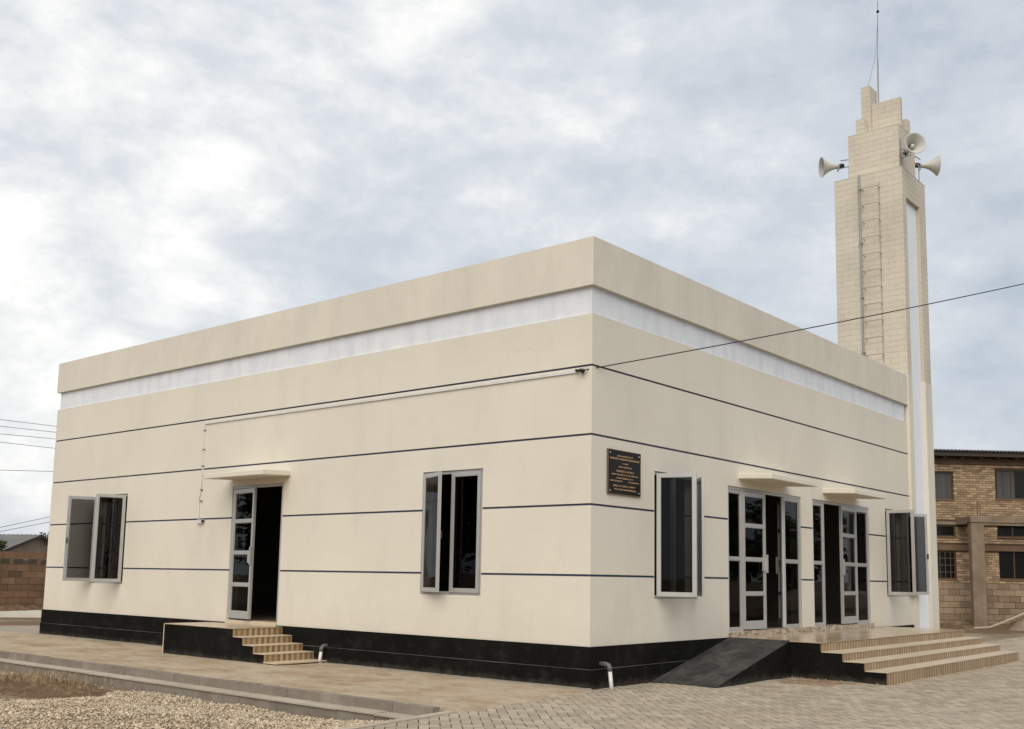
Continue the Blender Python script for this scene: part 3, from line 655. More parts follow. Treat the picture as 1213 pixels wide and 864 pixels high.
# white trunking
tr = thing('cable_trunking', 'white cable trunking along the long wall dropping beside the side door', 'cable trunking', (-8.6, 0, 3))
mb = MB(); mb.box(-8.64, -.20, -.022, .004, 4.022, 4.058); mb.build('horizontal_run', M['pvc'], tr)
mb = MB(); mb.box(-8.645, -8.62, -.02, .004, 3.10, 4.022); mb.build('drop', M['pvc'], tr)
mb = MB(); mb.tube([(-8.632, -.014, 3.12), (-8.638, -.016, 2.95), (-8.66, -.016, 2.75), (-8.70, -.014, 2.66), (-8.68, -.016, 2.5), (-8.66, -.014, 2.30)], .0085, 6); mb.build('loose_cable', M['pvc'], tr)
mb = MB()
for z in (3.9, 3.55, 3.25, 2.82, 2.62): mb.box(-8.665, -8.60, -.026, .004, z, z+.02)
mb.build('clip', M['metal'], tr)
mb = MB(); mb.box(-8.68, -8.50, -.05, .004, 2.225, 2.29); mb.build('junction_box', M['pvc'], tr)
mb = MB(); mb.box(-8.53, -8.497, -.053, -.005, 2.235, 2.28); mb.build('socket_cover', M['dark'], tr)
# anchor clamp and service cable
ac = thing('cable_anchor', 'small black anchor clamp holding the cable at the hall corner', 'cable clamp', (-.15, -.02, 4.03))
mb = MB(); mb.tube([(-.215, .01, 4.045), (-.215, -.06, 4.045)], .018, 8); mb.build('hook', M['dark'], ac)
mb = MB(); mb.tube([(-.18, -.05, 4.04), (-.13, -.055, 4.035), (-.09, -.06, 4.025)], [.02, .028, .022], 8); mb.build('clamp', M['dark'], ac)
mb = MB(); mb.tube([(-.12, -.05, 4.0), (-.085, -.06, 4.03)], .018, 8); mb.build('wedge', M['dark'], ac)
a = Vector((-.09, -.06, 4.035)); b = Vector((11.2, 18.6, 10.6)); pts = []
for i in range(41):
    f = i/40; q = a.lerp(b, f); q.z -= 1.3*4*f*(1-f)*.22; pts.append(q)
mb = MB(); mb.tube(pts, .0075, 6); o = mb.build('service_cable', M['wire'], None)
tag(o, 'single black service cable rising from the hall corner across the sky', 'cable')

# vent pipes
def vent(x, y, nrm, label, h=.27):
    t = thing('drain_pipe', label, 'pipe', (x, y, 0), 'white stub pipes with grey elbows at the plinth')
    nrm = Vector(nrm); b = Vector((x, y, 0)); tp = b+Z*h-nrm*.035
    mb = MB(); mb.tube([b-Z*.05, tp], .026, 12); mb.build('pipe', M['pvc'], t, smooth=True)
    mb = MB(); e = tp
    mb.tube([e-Z*.02, e+Z*.02, e+Z*.05-nrm*.02, e+Z*.062-nrm*.06, e+Z*.062-nrm*.16], .032, 12); mb.build('elbow', M['pvc_grey'], t, smooth=True)
vent(-5.0, -.16, (0, -1, 0), 'white stub pipe beside the side door steps', .2)
vent(.20, .20, (1, 0, 0), 'white stub pipe at the right side of the hall corner', .24)

# ---------------------------------------------------------------- entrance steps and ramp (right)
es = thing('entrance_steps', 'wide tiled landing with four striped steps before the double doors', 'steps', (1.2, 6.8, 0))
y0, y1 = 3.55, 10.03
lev = [(0.031, 1.47, .505), (1.47, 1.785, .392), (1.785, 2.095, .280), (2.095, 2.405, .168)]
mb = MB()
def stepped(mb, lv, ya, yb):
    x0 = lv[0][0]; prof = [(x0, -.3), (lv[-1][1]-.012, -.3)]
    for a, b, z in lv[::-1]: prof += [(b-.012, z-.012), (max(a, x0) if a == x0 else a-.012, z-.012)]
    mb.poly([(x, ya, z) for x, z in prof]); mb.poly([(x, yb, z) for x, z in prof][::-1])
    for (xa, za), (xb, zb_) in zip(prof, prof[1:]+prof[:1]): mb.quad((xa, ya, za), (xa, yb, za), (xb, yb, zb_), (xb, ya, zb_))
stepped(mb, lev, y0, y1)
mb.build('core', M['black'], es, fix=True)
def tile_top(parent, x0, x1, ya, yb, z, tw, tl, m, name, over=.012):
    nx = max(1, round((x1-x0)/tw)); ny = max(1, round((yb-ya)/tl)); wx, wy = (x1-x0)/nx, (yb-ya)/ny
    me = MB().box(-wx/2+.002, wx/2-.002, -wy/2+.002, wy/2-.002, 0, .012).mesh(name, m)
    for i in range(nx):
        for j in range(ny):
            inst(name, me, parent, (x0+(i+.5)*wx, ya+(j+.5)*wy, z-.012+rng.uniform(0, .0012)))
tile_top(es, lev[0][0]+.01, lev[0][1]+.008, y0-.02, y1, .517, .37, .45, M['landing'], 'landing_tile')
for (x0, x1, z), (px0, px1, pz) in zip(lev[1:], lev): tile_top(es, x0+.002, x1+.010, y0-.012, y1, z+.0005, .33, .45, M['tread'], 'tread_tile')
zz = [.504, .391, .279, .167]; zb = [.393, .281, .169, -.02]
for (x0, x1, z), za, zbt in zip(lev, zz, zb):
    n_ = 15; wy = (y1-y0)/n_
    me = MB().box(-.012, 0, -wy/2+.0015, wy/2-.0015, 0, za-zbt-.004).mesh('riser_tile', M['riser'])
    for j in range(n_): inst('riser_tile', me, es, (x1, y0+(j+.5)*wy, zbt))
mb = MB(); mb.hexa([(.031, 1.37, -.05), (1.0, 1.37, -.05), (1.0, 3.546, -.05), (.031, 3.546, -.05), (.031, 1.37, .004), (1.0, 1.37, .004), (1.0, 3.546, .516), (.031, 3.546, .516)])
rp = thing('entrance_ramp', 'worn black concrete ramp leading up to the tiled landing', 'ramp', (.5, 2.4, 0))
mb.build('ramp_body', M['black'], rp)
mb = MB(); mb.hexa([(.031, 1.365, -.0), (1.003, 1.365, -.0), (1.003, 3.54, .512), (.031, 3.54, .512), (.031, 1.365, .010), (1.003, 1.365, .010), (1.003, 3.54, .524), (.031, 3.54, .524)])
mb.build('ramp_surface', M['rampm'], rp)

# side door steps (left)
ss = thing('side_door_steps', 'small black sided landing with four striped tile steps at the side door', 'steps', (-6.6, -.5, 0))
L2 = [(-8.03, -6.10, .492), (-6.10, -5.845, .382), (-5.845, -5.57, .268), (-5.57, -5.29, .158)]
mb = MB()
stepped(mb, L2, -.965, -.031)
mb.build('core', M['black'], ss, fix=True)
tile_top(ss, -8.04, -6.09, -.978, -.035, .504, .39, .47, M['landing'], 'landing_tile')
for (x0, x1, z) in L2[1:]: tile_top(ss, x0+.002, x1+.01, -.975, -.035, z+.0005, .3, .47, M['tread'], 'tread_tile')
for (x0, x1, z), nz in zip(L2, (.382, .268, .158, .042)):
    me = MB().box(-.012, 0, -.155, .155, 0, z-nz-.003).mesh('riser_tile', M['riser'])
    for j in range(3): inst('riser_tile', me, ss, (x1, -.965+.3115*(j+.5), nz))
mb = MB(); mb.box(-5.29, -4.97, -.985, -.035, .026, .044); mb.build('foot_slab', M['tread'], ss)
mb = MB(); mb.box(-8.052, -8.031, -.968, -.04, .0, .49); mb.build('edge_tile', M['tread'], ss)

# ---------------------------------------------------------------- ground
def gh(x, y):
    """terrain level: paved yard near zero, lower gravel bed in front left, gentle far relief"""
    e = .06+.115*max(0, -y)
    if y < -2.69 and x < e+.30:
        if y > -3.04: return -.30
        d = min(1, max(0, (e-.1-x)/1.4)); return -.095-.13*d
    return -.035
def pos(a, b, s): return list(np.arange(a, b+1e-6, s))
xs = sorted(set([-1500, -600, -250, -120, -70, -50]+pos(-40, -10, 2)+[round(v, 3) for v in pos(-10, 2, .25)]+pos(2, 40, 2)+[60, 100, 250, 600, 1500]))
ys = sorted(set([-1500, -600, -250, -120, -60, -30, -16]+[round(v, 3) for v in pos(-10, -3.5, .25)]+[-3.25, -3.05, -3.03, -2.70, -2.68]+pos(-1, 40, 2)+[60, 100, 250, 600, 1500]))
V = [(x, y, gh(x, y)+(.02*mnoise.noise((x*.8, y*.8, 0)) if y < -3.4 else 0)) for y in ys for x in xs]
nx = len(xs); Fc = [(j*nx+i, j*nx+i+1, (j+1)*nx+i+1, (j+1)*nx+i) for j in range(len(ys)-1) for i in range(nx-1)]
me = bpy.data.meshes.new('ground'); me.from_pydata(V, [], Fc); me.materials.append(M['dirt']); me.update(); structure(link(bpy.data.objects.new('ground', me)))
ym = MB(); yp = [(.0, 23.6), (.0, 0), (.06+.115*14-.07, -14), (26, -14), (26, 23.6)]
ym.poly([(x, y, -.012) for x, y in yp]); ym.poly([(x, y, -.2) for x, y in yp][::-1])
for (xa, ya), (xb, yb) in zip(yp, yp[1:]+yp[:1]): ym.quad((xa, ya, -.2), (xb, yb, -.2), (xb, yb, -.012), (xa, ya, -.012))
yard = structure(ym.build('paved_yard', M['joint'], None, fix=True))
# far concrete apron at left end
structure(MB().box(-17.3, -14.3, -2.8, 4.5, -.2, .004).build('concrete_apron', M['dustpave']))

# pavers: herringbone at 45 degrees to the hall
def cam_uv(p):
    d = Vector(p)-CAM; z = d.dot(F); return 606.5+7.8+1233.6*d.dot(Rr)/z, 432+94.4-1233.6*d.dot(Ur)/z, z
def edge_x(y): return .06+.115*max(0, -y)
wv = lambda x, y: max(0, min(1, (x-edge_x(y)-.02)/.35))*(.015*mnoise.noise((x*.9, y*.9, 3.1))+.006*mnoise.noise((x*2.3, y*2.3, 7.7)))-.006*(x < edge_x(y)+.02)
A_, B_ = .2, .1
c45 = math.sqrt(.5)
pav = []
def blocked(x, y):
    if x < edge_x(y)-.10: return True
    if x < 2.25 and 3.7 < y < 9.88: return True
    if x < .85 and 1.5 < y < 3.8: return True
    return y > 0 and x < -.1
for i in range(-160, 160):
    for j in range(-170, 170):
        # herringbone: unit cell of B_ squares, a horizontal and a vertical brick per diagonal step
        k = (i-j) % 4
        if k == 0: cx, cy, w_, h_ = (i+1)*B_, (j+.5)*B_, A_, B_
        elif k == 2: cx, cy, w_, h_ = (i+.5)*B_, (j+1-1)*B_, B_, A_
        else: continue
        x = c45*(cx+cy)+3.5; y = c45*(-cx+cy)+3.0
        if not (-.5 < x < 14 and -8 < y < 23.4) or blocked(x, y): continue
        u, v, z = cam_uv((x, y, 0))
        if z < 1 or u < -160 or u > 1380 or v > 960: continue
        pav.append((z, x, y, w_, h_))
pav.sort()
def paver_pts(x, y, w_, h_, g=.0056, z0=-.03, base=0.0, ch=.004):
    a1 = Vector((c45, -c45, 0)); a2 = Vector((c45, c45, 0)); c = Vector((x, y, 0)); out = []
    t1, t2 = rng.uniform(-.006, .006), rng.uniform(-.006, .006); dz = rng.uniform(-.0015, .0015)
    for zz_, s in ((z0, 0), (1, 0)):
        for sx_, sy_ in ((-1, -1), (1, -1), (1, 1), (-1, 1)):
            p = c+a1*sx_*(w_/2-g)+a2*sy_*(h_/2-g)
            zc2 = z0 if zz_ != 1 else wv(p.x, p.y)+base+dz+t1*sx_*w_/2+t2*sy_*h_/2
            out.append((p.x, p.y, zc2))
    return out
onscreen = []
rest = []
for q in pav:
    u, v, z = cam_uv((q[1], q[2], 0))
    (onscreen if (len(onscreen) < 300 and 5 < u < 1208 and v < 862) else rest).append(q)
yardn = yard
for z, x, y, w_, h_ in onscreen:
    m_ = MB(); m_.hexa(paver_pts(x, y, w_, h_), tone=rng.uniform(0, 1), skip=(0,))
    o = bpy.data.objects.new('paver', m_.mesh('paver', M['paver'])); link(o, yardn)
mb = MB()
for z, x, y, w_, h_ in rest: mb.hexa(paver_pts(x, y, w_, h_), tone=rng.uniform(0, 1)**1.0, skip=(0,))
mb.build('distant_pavers', M['paver'], yardn)['kind'] = 'stuff'

# side paving strip, dusty, with barely open joints
sp = MB(); yk = -2.82
def sbox(x0, x1, ya, yb, z, tone):
    f = lambda x, y: z+.006*mnoise.noise((x*1.1, y*1.1, 9))
    sp.hexa([(x0, ya, -.1), (x1, ya, -.1), (x1, yb, -.1), (x0, yb, -.1), (x0, ya, f(x0, ya)), (x1, ya, f(x1, ya)), (x1, yb, f(x1, yb)), (x0, yb, f(x0, yb))], tone, skip=(0,))
j = 0; y = yk+.10
while y < -.04:
    y2 = min(y+.1, -.031); x = -17.3+(.1 if j % 2 else 0)
    lim = edge_x((y+y2)/2)-.035
    while x < lim:
        x2 = min(x+.2, lim)
        if x2-x > .01: sbox(x+.0012, x2-.0012, y+.0012, y2-.0012, .012+rng.uniform(-.0012, .0012), rng.uniform(0, 1))
        x += .2
    y += .1; j += 1
strip = structure(MB().box(-24, .0, -2.75, -.02, -.25, .007).build('side_pavement', M['dustpave']))
sp.build('dusty_pavers', M['dustpave'], strip)['kind'] = 'stuff'
# mortar fillet along the diagonal edge of the side paving
mb = MB(); prev = None
for k in range(27):
    y = -.02-k*.107; x = edge_x(y)
    j1 = .012*mnoise.noise((y*3, 1, 0))
    cur = [(x-.10, y, .012), (x-.035+j1, y, .016+.006*math.sin(k*.7)), (x+.022+j1, y, -.012)]
    if prev:
        mb.quad(prev[0], cur[0], cur[1], prev[1]); mb.quad(prev[1], cur[1], cur[2], prev[2])
    prev = cur
o = mb.build('mortar_fillet', M['dustpave'], strip, smooth=False, fix=True)

# kerbs
ker = structure(MB().box(-24, .35, -2.80, -2.72, -.3, -.02).build('kerb_bedding', M['concrete']))
km = MB().box(-.297, .297, -.05, .05, -.2, .018).mesh('kerb_stone', M['concrete'])
lm = MB().box(-.297, .297, -.115, .115, -.018, 0).mesh('gutter_slab', M['ledge'])
fm = MB().box(-.298, .298, -.05, .10, -.32, -.0185).mesh('kerb_stone', M['concrete'])
for k in range(38):
    x = .05-.3-k*.6
    inst('kerb_stone', km, ker, (x, -2.77+rng.uniform(-.004, .004), rng.uniform(-.004, .004)))
    inst('gutter_slab', lm, ker, (x-.05, -2.93, -.085+rng.uniform(-.003, .003)))
    inst('kerb_stone', fm, ker, (x-.05, -2.975+rng.uniform(-.004, .004), -.090))
# light edging strip between pavers and gravel
mb = MB(); prev = None
ed = structure(MB().box(.30, .36, -3.3, -2.95, -.2, -.05).build('edging_strip', M['ledge']))
for k in range(9):
    ya, yb = -2.80-k*.6, -2.80-(k+1)*.6+.006
    m_ = MB(); xa, xb = edge_x(ya), edge_x(yb)
    m_.hexa([(xb-.13, yb, -.2), (xb+.0, yb, -.2), (xa+.0, ya, -.2), (xa-.13, ya, -.2), (xb-.13, yb, .004), (xb+.0, yb, .008), (xa+.0, ya, .008), (xa-.13, ya, .004)])
    o = m_.build('edging_stone', M['ledge'], ed, fix=True)

# gravel: bed sheet and thousands of stones
def pile(x, y):
    h = gh(x, y)
    e = math.exp(-(((x+2.4)/2.2)**2+((y+4.7)/1.1)**2))
    return h+.09*e+.025*mnoise.noise((x*1.7, y*1.7, 5))+.012*mnoise.noise((x*5, y*5, 2))
def gravel_edge(x, y):      # >0 inside the gravel
    b = -5.0+.35*mnoise.noise((y*1.3, 3, 0))+max(0, (-4.1-y))*-.35
    d = x-b
    d2 = math.hypot((x+1.9)/.55, (y+6.45)/.32)-1      # bare dark patch bottom left
    return min(d, d2)
gx = np.arange(-9, .8, .07); gy = np.arange(-8.2, -3.02, .07)
V = []; 
for y in gy:
    for x in gx: V.append((float(x), float(y), pile(x, y)-.004 if x < edge_x(y)-.12 else -.16))
nx = len(gx); Fc = [(j*nx+i, j*nx+i+1, (j+1)*nx+i+1, (j+1)*nx+i) for j in range(len(gy)-1) for i in range(nx-1)
                    if gravel_edge(float(gx[i]), float(gy[j])) > 0 and gx[i+1] < edge_x(float(gy[j]))-.1]
me = bpy.data.meshes.new('gravel_bed'); me.from_pydata(V, [], Fc); me.materials.append(M['bed']); me.update()
gbed = structure(link(bpy.data.objects.new('gravel_bed', me)))
bm = bmesh.new(); bmesh.ops.create_icosphere(bm, subdivisions=1, radius=1)
bv = np.array([v.co[:] for v in bm.verts]); bf = np.array([[v.index for v in f.verts] for f in bm.faces]); bm.free()
templ = []
for k in range(8):
    r_ = np.random.default_rng(k); s = bv*(1+r_.uniform(-.28, .28, (len(bv), 1)))*np.array([1, r_.uniform(.65, .9), r_.uniform(.5, .75)]); templ.append(s)
verts = []; faces = []; tones = []; cnt = 0; n_st = 0
def stone(x, y, z, s, tone):
    global cnt
    t = templ[int(rng.integers(8))]; a = rng.uniform(0, 6.28); ca, sa = math.cos(a), math.sin(a)
    v = t*s; q = np.stack([v[:, 0]*ca-v[:, 1]*sa+x, v[:, 0]*sa+v[:, 1]*ca+y, v[:, 2]+z], 1)
    verts.append(q); faces.append(bf+cnt); tones.append(np.full(len(bf), tone)); cnt += len(q)
for x, y in zip(rng.uniform(-8.6, .6, 88000), rng.uniform(-7.6, -3.05, 88000)):
    if x > edge_x(y)-.14: continue
    u, v, z = cam_uv((x, y, -.15))
    if z < 1 or u < -40 or u > 560 or v > 900: continue
    g = gravel_edge(x, y)
    if g < 0 and rng.random() > (.12 if g > -.25 else .02): continue
    s = float(rng.lognormal(-4.82, .48)); s = min(s, .03)
    hz = pile(x, y) if g > 0 else gh(x, y)
    stone(x, y, hz+s*.1+rng.uniform(-.004, .010), s, float(np.clip(rng.normal(.55, .28), 0, 1))); n_st += 1
me = bpy.data.meshes.new('gravel'); vv = np.concatenate(verts); ff = np.concatenate(faces); tt = np.concatenate(tones)
me.vertices.add(len(vv)); me.vertices.foreach_set('co', vv.ravel()); me.loops.add(len(ff)*3); me.loops.foreach_set('vertex_index', ff.ravel().astype(np.int32))
me.polygons.add(len(ff)); me.polygons.foreach_set('loop_start', (np.arange(len(ff))*3).astype(np.int32)); me.polygons.foreach_set('loop_total', np.full(len(ff), 3, np.int32))
at = me.attributes.new('tone', 'FLOAT', 'FACE'); at.data.foreach_set('value', tt.astype(np.float32)); me.materials.append(M['stone']); me.update(calc_edges=True)
tag(link(bpy.data.objects.new('gravel', me)), 'loose pale gravel spread below the kerb in the foreground', 'gravel', kind='stuff')
print('stones', n_st, 'pavers', len(pav), 'tiles', len(allt))

# brown dirt mound with dry grass left of the gravel
def mound(name, cx, cy, rx, ry, h, m, label=None, cat=None, n=46, rough=.25, fr=2.0, base=None, rot=0):
    V = []; Fc = []
    for j in range(n+1):
        for i in range(n+1):
            a, b = i/n*2-1, j/n*2-1
            lx, ly = a*rx*1.05, b*ry*1.05; x = cx+lx*math.cos(rot)-ly*math.sin(rot); y = cy+lx*math.sin(rot)+ly*math.cos(rot); r = math.hypot(a, b)
            z0 = gh(x, y) if base is None else base
            zz = h*max(0, 1-r**1.6)*(1+rough*2*mnoise.noise((x*fr, y*fr, 1.3)))+rough*.25*h*mnoise.noise((x*fr*4, y*fr*4, 4))*max(0, 1-r)
            V.append((x, y, z0+zz-.012))
    Fc = [(j*(n+1)+i, j*(n+1)+i+1, (j+1)*(n+1)+i+1, (j+1)*(n+1)+i) for j in range(n) for i in range(n)]
    me = bpy.data.meshes.new(name); me.from_pydata(V, [], Fc); me.materials.append(m); me.polygons.foreach_set('use_smooth', [True]*len(me.polygons)); me.update()
    return link(bpy.data.objects.new(name, me))
dm = mound('dirt_mound', -6.65, -3.85, 2.1, .72, .085, M['soil'], rough=.7, fr=4.0); structure(dm)
dm2 = mound('dirt_patch', -1.95, -6.5, .62, .4, .07, M['soil'], rough=.9, fr=6.0); structure(dm2)
mb = MB()
for k in range(1500):
    if k < 1250:
        x = -6.4+rng.normal()*.8; y = -3.75+rng.normal()*.30
    else: x = -1.95+rng.normal()*.22; y = -6.5+rng.normal()*.13
    if y > -3.12: continue
    z = gh(x, y)+.02+(.11*max(0, 1-abs((x+6.5)/2)**1.6) if y > -5 else .02); a = rng.uniform(0, 6.28); L_ = rng.uniform(.03, .13); wd = .0025
    dx, dy = math.cos(a)*L_*.7, math.sin(a)*L_*.7; px_, py_ = -math.sin(a)*wd, math.cos(a)*wd
    h_ = L_*rng.uniform(.15, .8)
    mb.poly([(x-px_, y-py_, z-.02), (x+px_, y+py_, z-.02), (x+dx, y+dy, z+h_)], rng.uniform(0, 1))
tag(mb.build('dry_grass', M['drygrass']), 'dry straw coloured grass on the brown dirt beside the kerb', 'grass', kind='stuff')
mb = MB()

pb = MB(); r2 = np.random.default_rng(5)
for k in range(150):
    if k < 40: x, y = 2.42+abs(r2.normal())*.25, r2.uniform(3.6, 9.5)
    elif k < 75: x, y = r2.uniform(1.0, 2.4), 3.5-abs(r2.normal())*.12
    elif k < 115: x, y = r2.uniform(-14, -.2), -.06-abs(r2.normal())*.12
    else: x, y = r2.uniform(-9, .2), -2.75+abs(r2.normal())*.3
    if -8.1 < x < -4.9 and y > -1.0: continue
    q = templ[int(r2.integers(8))]*float(r2.uniform(.004, .012)); i0 = len(pb.v); tn = float(r2.uniform(0, .7))
    pb.v += [(v_[0]+x, v_[1]+y, v_[2]+.018) for v_ in q]; pb.f += [tuple(int(a)+i0 for a in f_) for f_ in bf]; pb.t += [tn]*len(bf)
tag(pb.build('loose_pebbles', M['stone']), 'a few loose pebbles scattered on the paving along the walls and steps', 'pebbles', kind='stuff')

# ---------------------------------------------------------------- background left
A = Vector((-28.0, 5.2, -.04)); du = Vector((.411, .912, 0)).normalized(); n_ = Vector((.912, -.411, 0)).normalized()
wl = thing('block_wall', 'low brown sandcrete block boundary wall with a row of vent holes', 'wall', tuple(A))
mb = MB(); mb.fbox(A, du, n_, -6, 9, -.1, 1.68, -.17, -.012); mb.build('mortar_core', M['mortar'], wl)
bl = [MB().fbox(Vector((0, 0, 0)), du, n_, .006, .412, .006, .213, -.02, rng.uniform(.0, .012)).mesh('block', M['block']) for _ in range(4)]
ventm = MB().fbox(Vector((0, 0, 0)), du, n_, .15, .41, .03, .19, -.06, -.008).mesh('vent_shade_box', M['soffit'])  # solid dark box, its colour stands in for shade inside a vent hole
mb_rest = MB(); cnt_b = 0
for r in range(9):
    for c in range(-15, 22):
        u = c*.418+(.209 if r % 2 else 0)
        if r == 7:    # vent row: dark boxes painted as shaded gaps between half blocks
            if -5 < c < 12: inst('vent_shade_box', ventm, wl, A+du*u+Z*(r*.219))
            if (c % 2 == 0): inst('vent_hole_block', bl[0] if False else MB().fbox(Vector((0, 0, 0)), du, n_, .0, .12, .0, .219, -.1, .008).mesh('block', M['block']), wl, A+du*u+Z*(r*.219)) if -5 < c < 12 else None
            continue
        if rng.random() < .02: continue
        if -5 < c < 10: inst('block', bl[int(rng.integers(4))], wl, A+du*u+n_*rng.uniform(-.006, .006)+Z*(r*.219)); cnt_b += 1
        else: mb_rest.fbox(A, du, n_, u+.006, u+.412, r*.219+.006, r*.219+.213, -.02, .004)
mb_rest.build('outer_blocks', M['block'], wl)['kind'] = 'stuff'
mb = MB(); mb.fbox(A, du, n_, -6, 9, 1.757, 1.86, -.17, -.02)
mb.build('top_course_core', M['mortar'], wl)
sm = mound('sand_heap', -23.2, 4.0, 1.9, .8, .15, M['sand'], base=-.02, rot=R(55)); tag(sm, 'low heap of pale sand in front of the brown block wall', 'sand heap')
# house behind the wall
hA = A-n_*14+du*1.49; hs = thing('gabled_house', 'tan house with grey sheet roof behind the brown block wall', 'house', tuple(hA))
def roof_plane(pa, pb, qa, qb, name, m, parent, nrib=40, th=.03):
    """ribbed sheet from edge pa-pb (eave) to qa-qb (ridge)"""
    mb = MB()
    for i in range(nrib):
        for k in range(2):
            f0, f1 = (i+k*.5)/nrib, (i+k*.5+.5)/nrib
            z0, z1 = (0, .03) if k == 0 else (.03, 0)
            mb.quad(pa.lerp(pb, f0)+Z*z0, pa.lerp(pb, f1)+Z*z1, qa.lerp(qb, f1)+Z*z1, qa.lerp(qb, f0)+Z*z0)
    o = mb.build(name, m, parent, fix=True); md = o.modifiers.new('s', 'SOLIDIFY'); md.thickness = th; return o
rd = (-du*.80-n_*.60); gd = (-du*.60+n_*.80)
G_ = lambda g, r, z: hA+gd*g+rd*r+Z*z
rz, ez, hw = 2.96, 2.22, 2.75
mb = MB()
mb.poly([G_(-2.5, .3, 0), G_(2.5, .3, 0), G_(2.5, .3, ez), G_(0, .3, rz-.06), G_(-2.5, .3, ez)])
mb.poly([G_(2.5, .3, 0), G_(2.5, 9, 0), G_(2.5, 9, ez), G_(2.5, .3, ez)]); mb.poly([G_(-2.5, 9, 0), G_(-2.5, .3, 0), G_(-2.5, .3, ez), G_(-2.5, 9, ez)])
mb.poly([G_(2.5, 9, 0), G_(-2.5, 9, 0), G_(-2.5, 9, ez), G_(0, 9, rz-.06), G_(2.5, 9, ez)])
mb.build('wall', M['housewall'], hs)
roof_plane(G_(hw, 9.3, ez-.1), G_(hw, 0, ez-.1), G_(0, 9.3, rz), G_(0, 0, rz), 'roof', M['roofgrey'], hs)
roof_plane(G_(-hw, 0, ez-.1), G_(-hw, 9.3, ez-.1), G_(0, 0, rz), G_(0, 9.3, rz), 'roof', M['roofgrey'], hs)
mb = MB()
for g0, z0_ in ((hw, ez-.1), (-hw, ez-.1)):
    a, b = G_(g0, -.01, z0_), G_(0, -.01, rz)
    mb.hexa([a-Z*.13, b-Z*.13, b-Z*.13+rd*.03, a-Z*.13+rd*.03, a+Z*.01, b+Z*.01, b+Z*.01+rd*.03, a+Z*.01+rd*.03])
mb.build('barge_board', M['soffit'], hs, fix=True)

def tree(loc, H, cr, label, cat='tree', nleaf=5000, lsz=.16, group=None, seed=0, name='tree', rz_=.8):
    r_ = np.random.default_rng(seed+100); loc = Vector(loc)
    t = thing(name, label, cat, tuple(loc), group)
    tb = MB(); th_ = H*.45
    tb.tube([loc, loc+Vector((.1, .05, th_*.5)), loc+Vector((0, .1, th_)), loc+Vector((.1, 0, H*.8))], [H*.035, H*.028, H*.02, H*.006], 8)
    cl = []
    for k in range(22):
        a = r_.uniform(0, 6.28); rr_ = cr*math.sqrt(r_.uniform(0, 1))*.85; zz_ = H*r_.uniform(.38, .97)
        sh = math.sqrt(max(.05, 1-((zz_/H-.65)/.42)**2)); c = loc+Vector((math.cos(a)*rr_*sh, math.sin(a)*rr_*sh, zz_)); cl.append((c, cr*r_.uniform(.22, .42)))
        s0 = loc+Vector((0, .05, H*r_.uniform(.3, .6))); tb.tube([s0, s0.lerp(c, .5)+Vector((0, 0, .1)), c], [H*.011, H*.007, H*.002], 5)
    tb.build('trunk', M['bark'], t)
    lb = MB()
    for k in range(nleaf):
        c, rad = cl[int(r_.integers(len(cl)))]
        d_ = Vector(r_.normal(size=3)).normalized()*rad*float(r_.uniform(.3, 1.1)); d_.z *= rz_; p = c+d_
        a = Vector(r_.normal(size=3)).normalized(); b = a.orthogonal().normalized(); s = lsz*float(r_.uniform(.5, 1.2))
        lb.poly([p-a*s, p+b*s*.45, p+a*s, p-b*s*.45])
    lb.build('crown', M['leaf'], t); return t
tree(tuple(A-n_*1.6+du*(-.62)), 2.55, .85, 'small dark green bushy tree at the left edge behind the block wall', nleaf=4200, lsz=.07, seed=2)
structure(mound('soil_bank', -27.0, 5.6, 5.0, .7, .16, M['soil'], base=-.06, rough=.9, fr=2.5, rot=math.atan2(.912, .411)))
tree(tuple(hA-n_*12+du*.3), 3.30, 1.1, 'distant tree crown showing over the house ridge', nleaf=1800, lsz=.10, seed=5)

# overhead wires at left
wires = [((-46.87, 12.90, 8.96), (-48.49, 16.53, 9.21-.02)), ((-46.90, 12.94, 8.62), (-48.52, 16.57, 8.86)), ((-46.93, 12.99, 8.23), (-48.55, 16.6, 8.49)), ((-46.96, 13.03, 7.80), (-48.59, 16.67, 7.98)),
         ((-47.04, 13.18, 6.37), (-48.69, 16.73, 6.70)), ((-47.12, 13.45, 3.43), (-48.88, 16.72, 4.17)), ((-47.12, 13.46, 3.22), (-48.88, 16.74, 3.89))]
labs = ['topmost', 'second from the top', 'third from the top', 'fourth from the top', 'fifth from the top', 'upper of the two low', 'lower of the two low']
for (a, b), lb_ in zip(wires, labs):
    a, b = Vector(a), Vector(b); d_ = b-a; pts = []
    for i in range(25):
        f = -6+i*.75; q = a+d_*f; q.z += .004*(f-.5)**2; pts.append(q)
    q = MB(); q.tube(pts, .013, 5); tag(q.build('overhead_wire', M['wire']), f'thin overhead wire in the sky at the left, {lb_}', 'wire', 'overhead wires left of the hall')

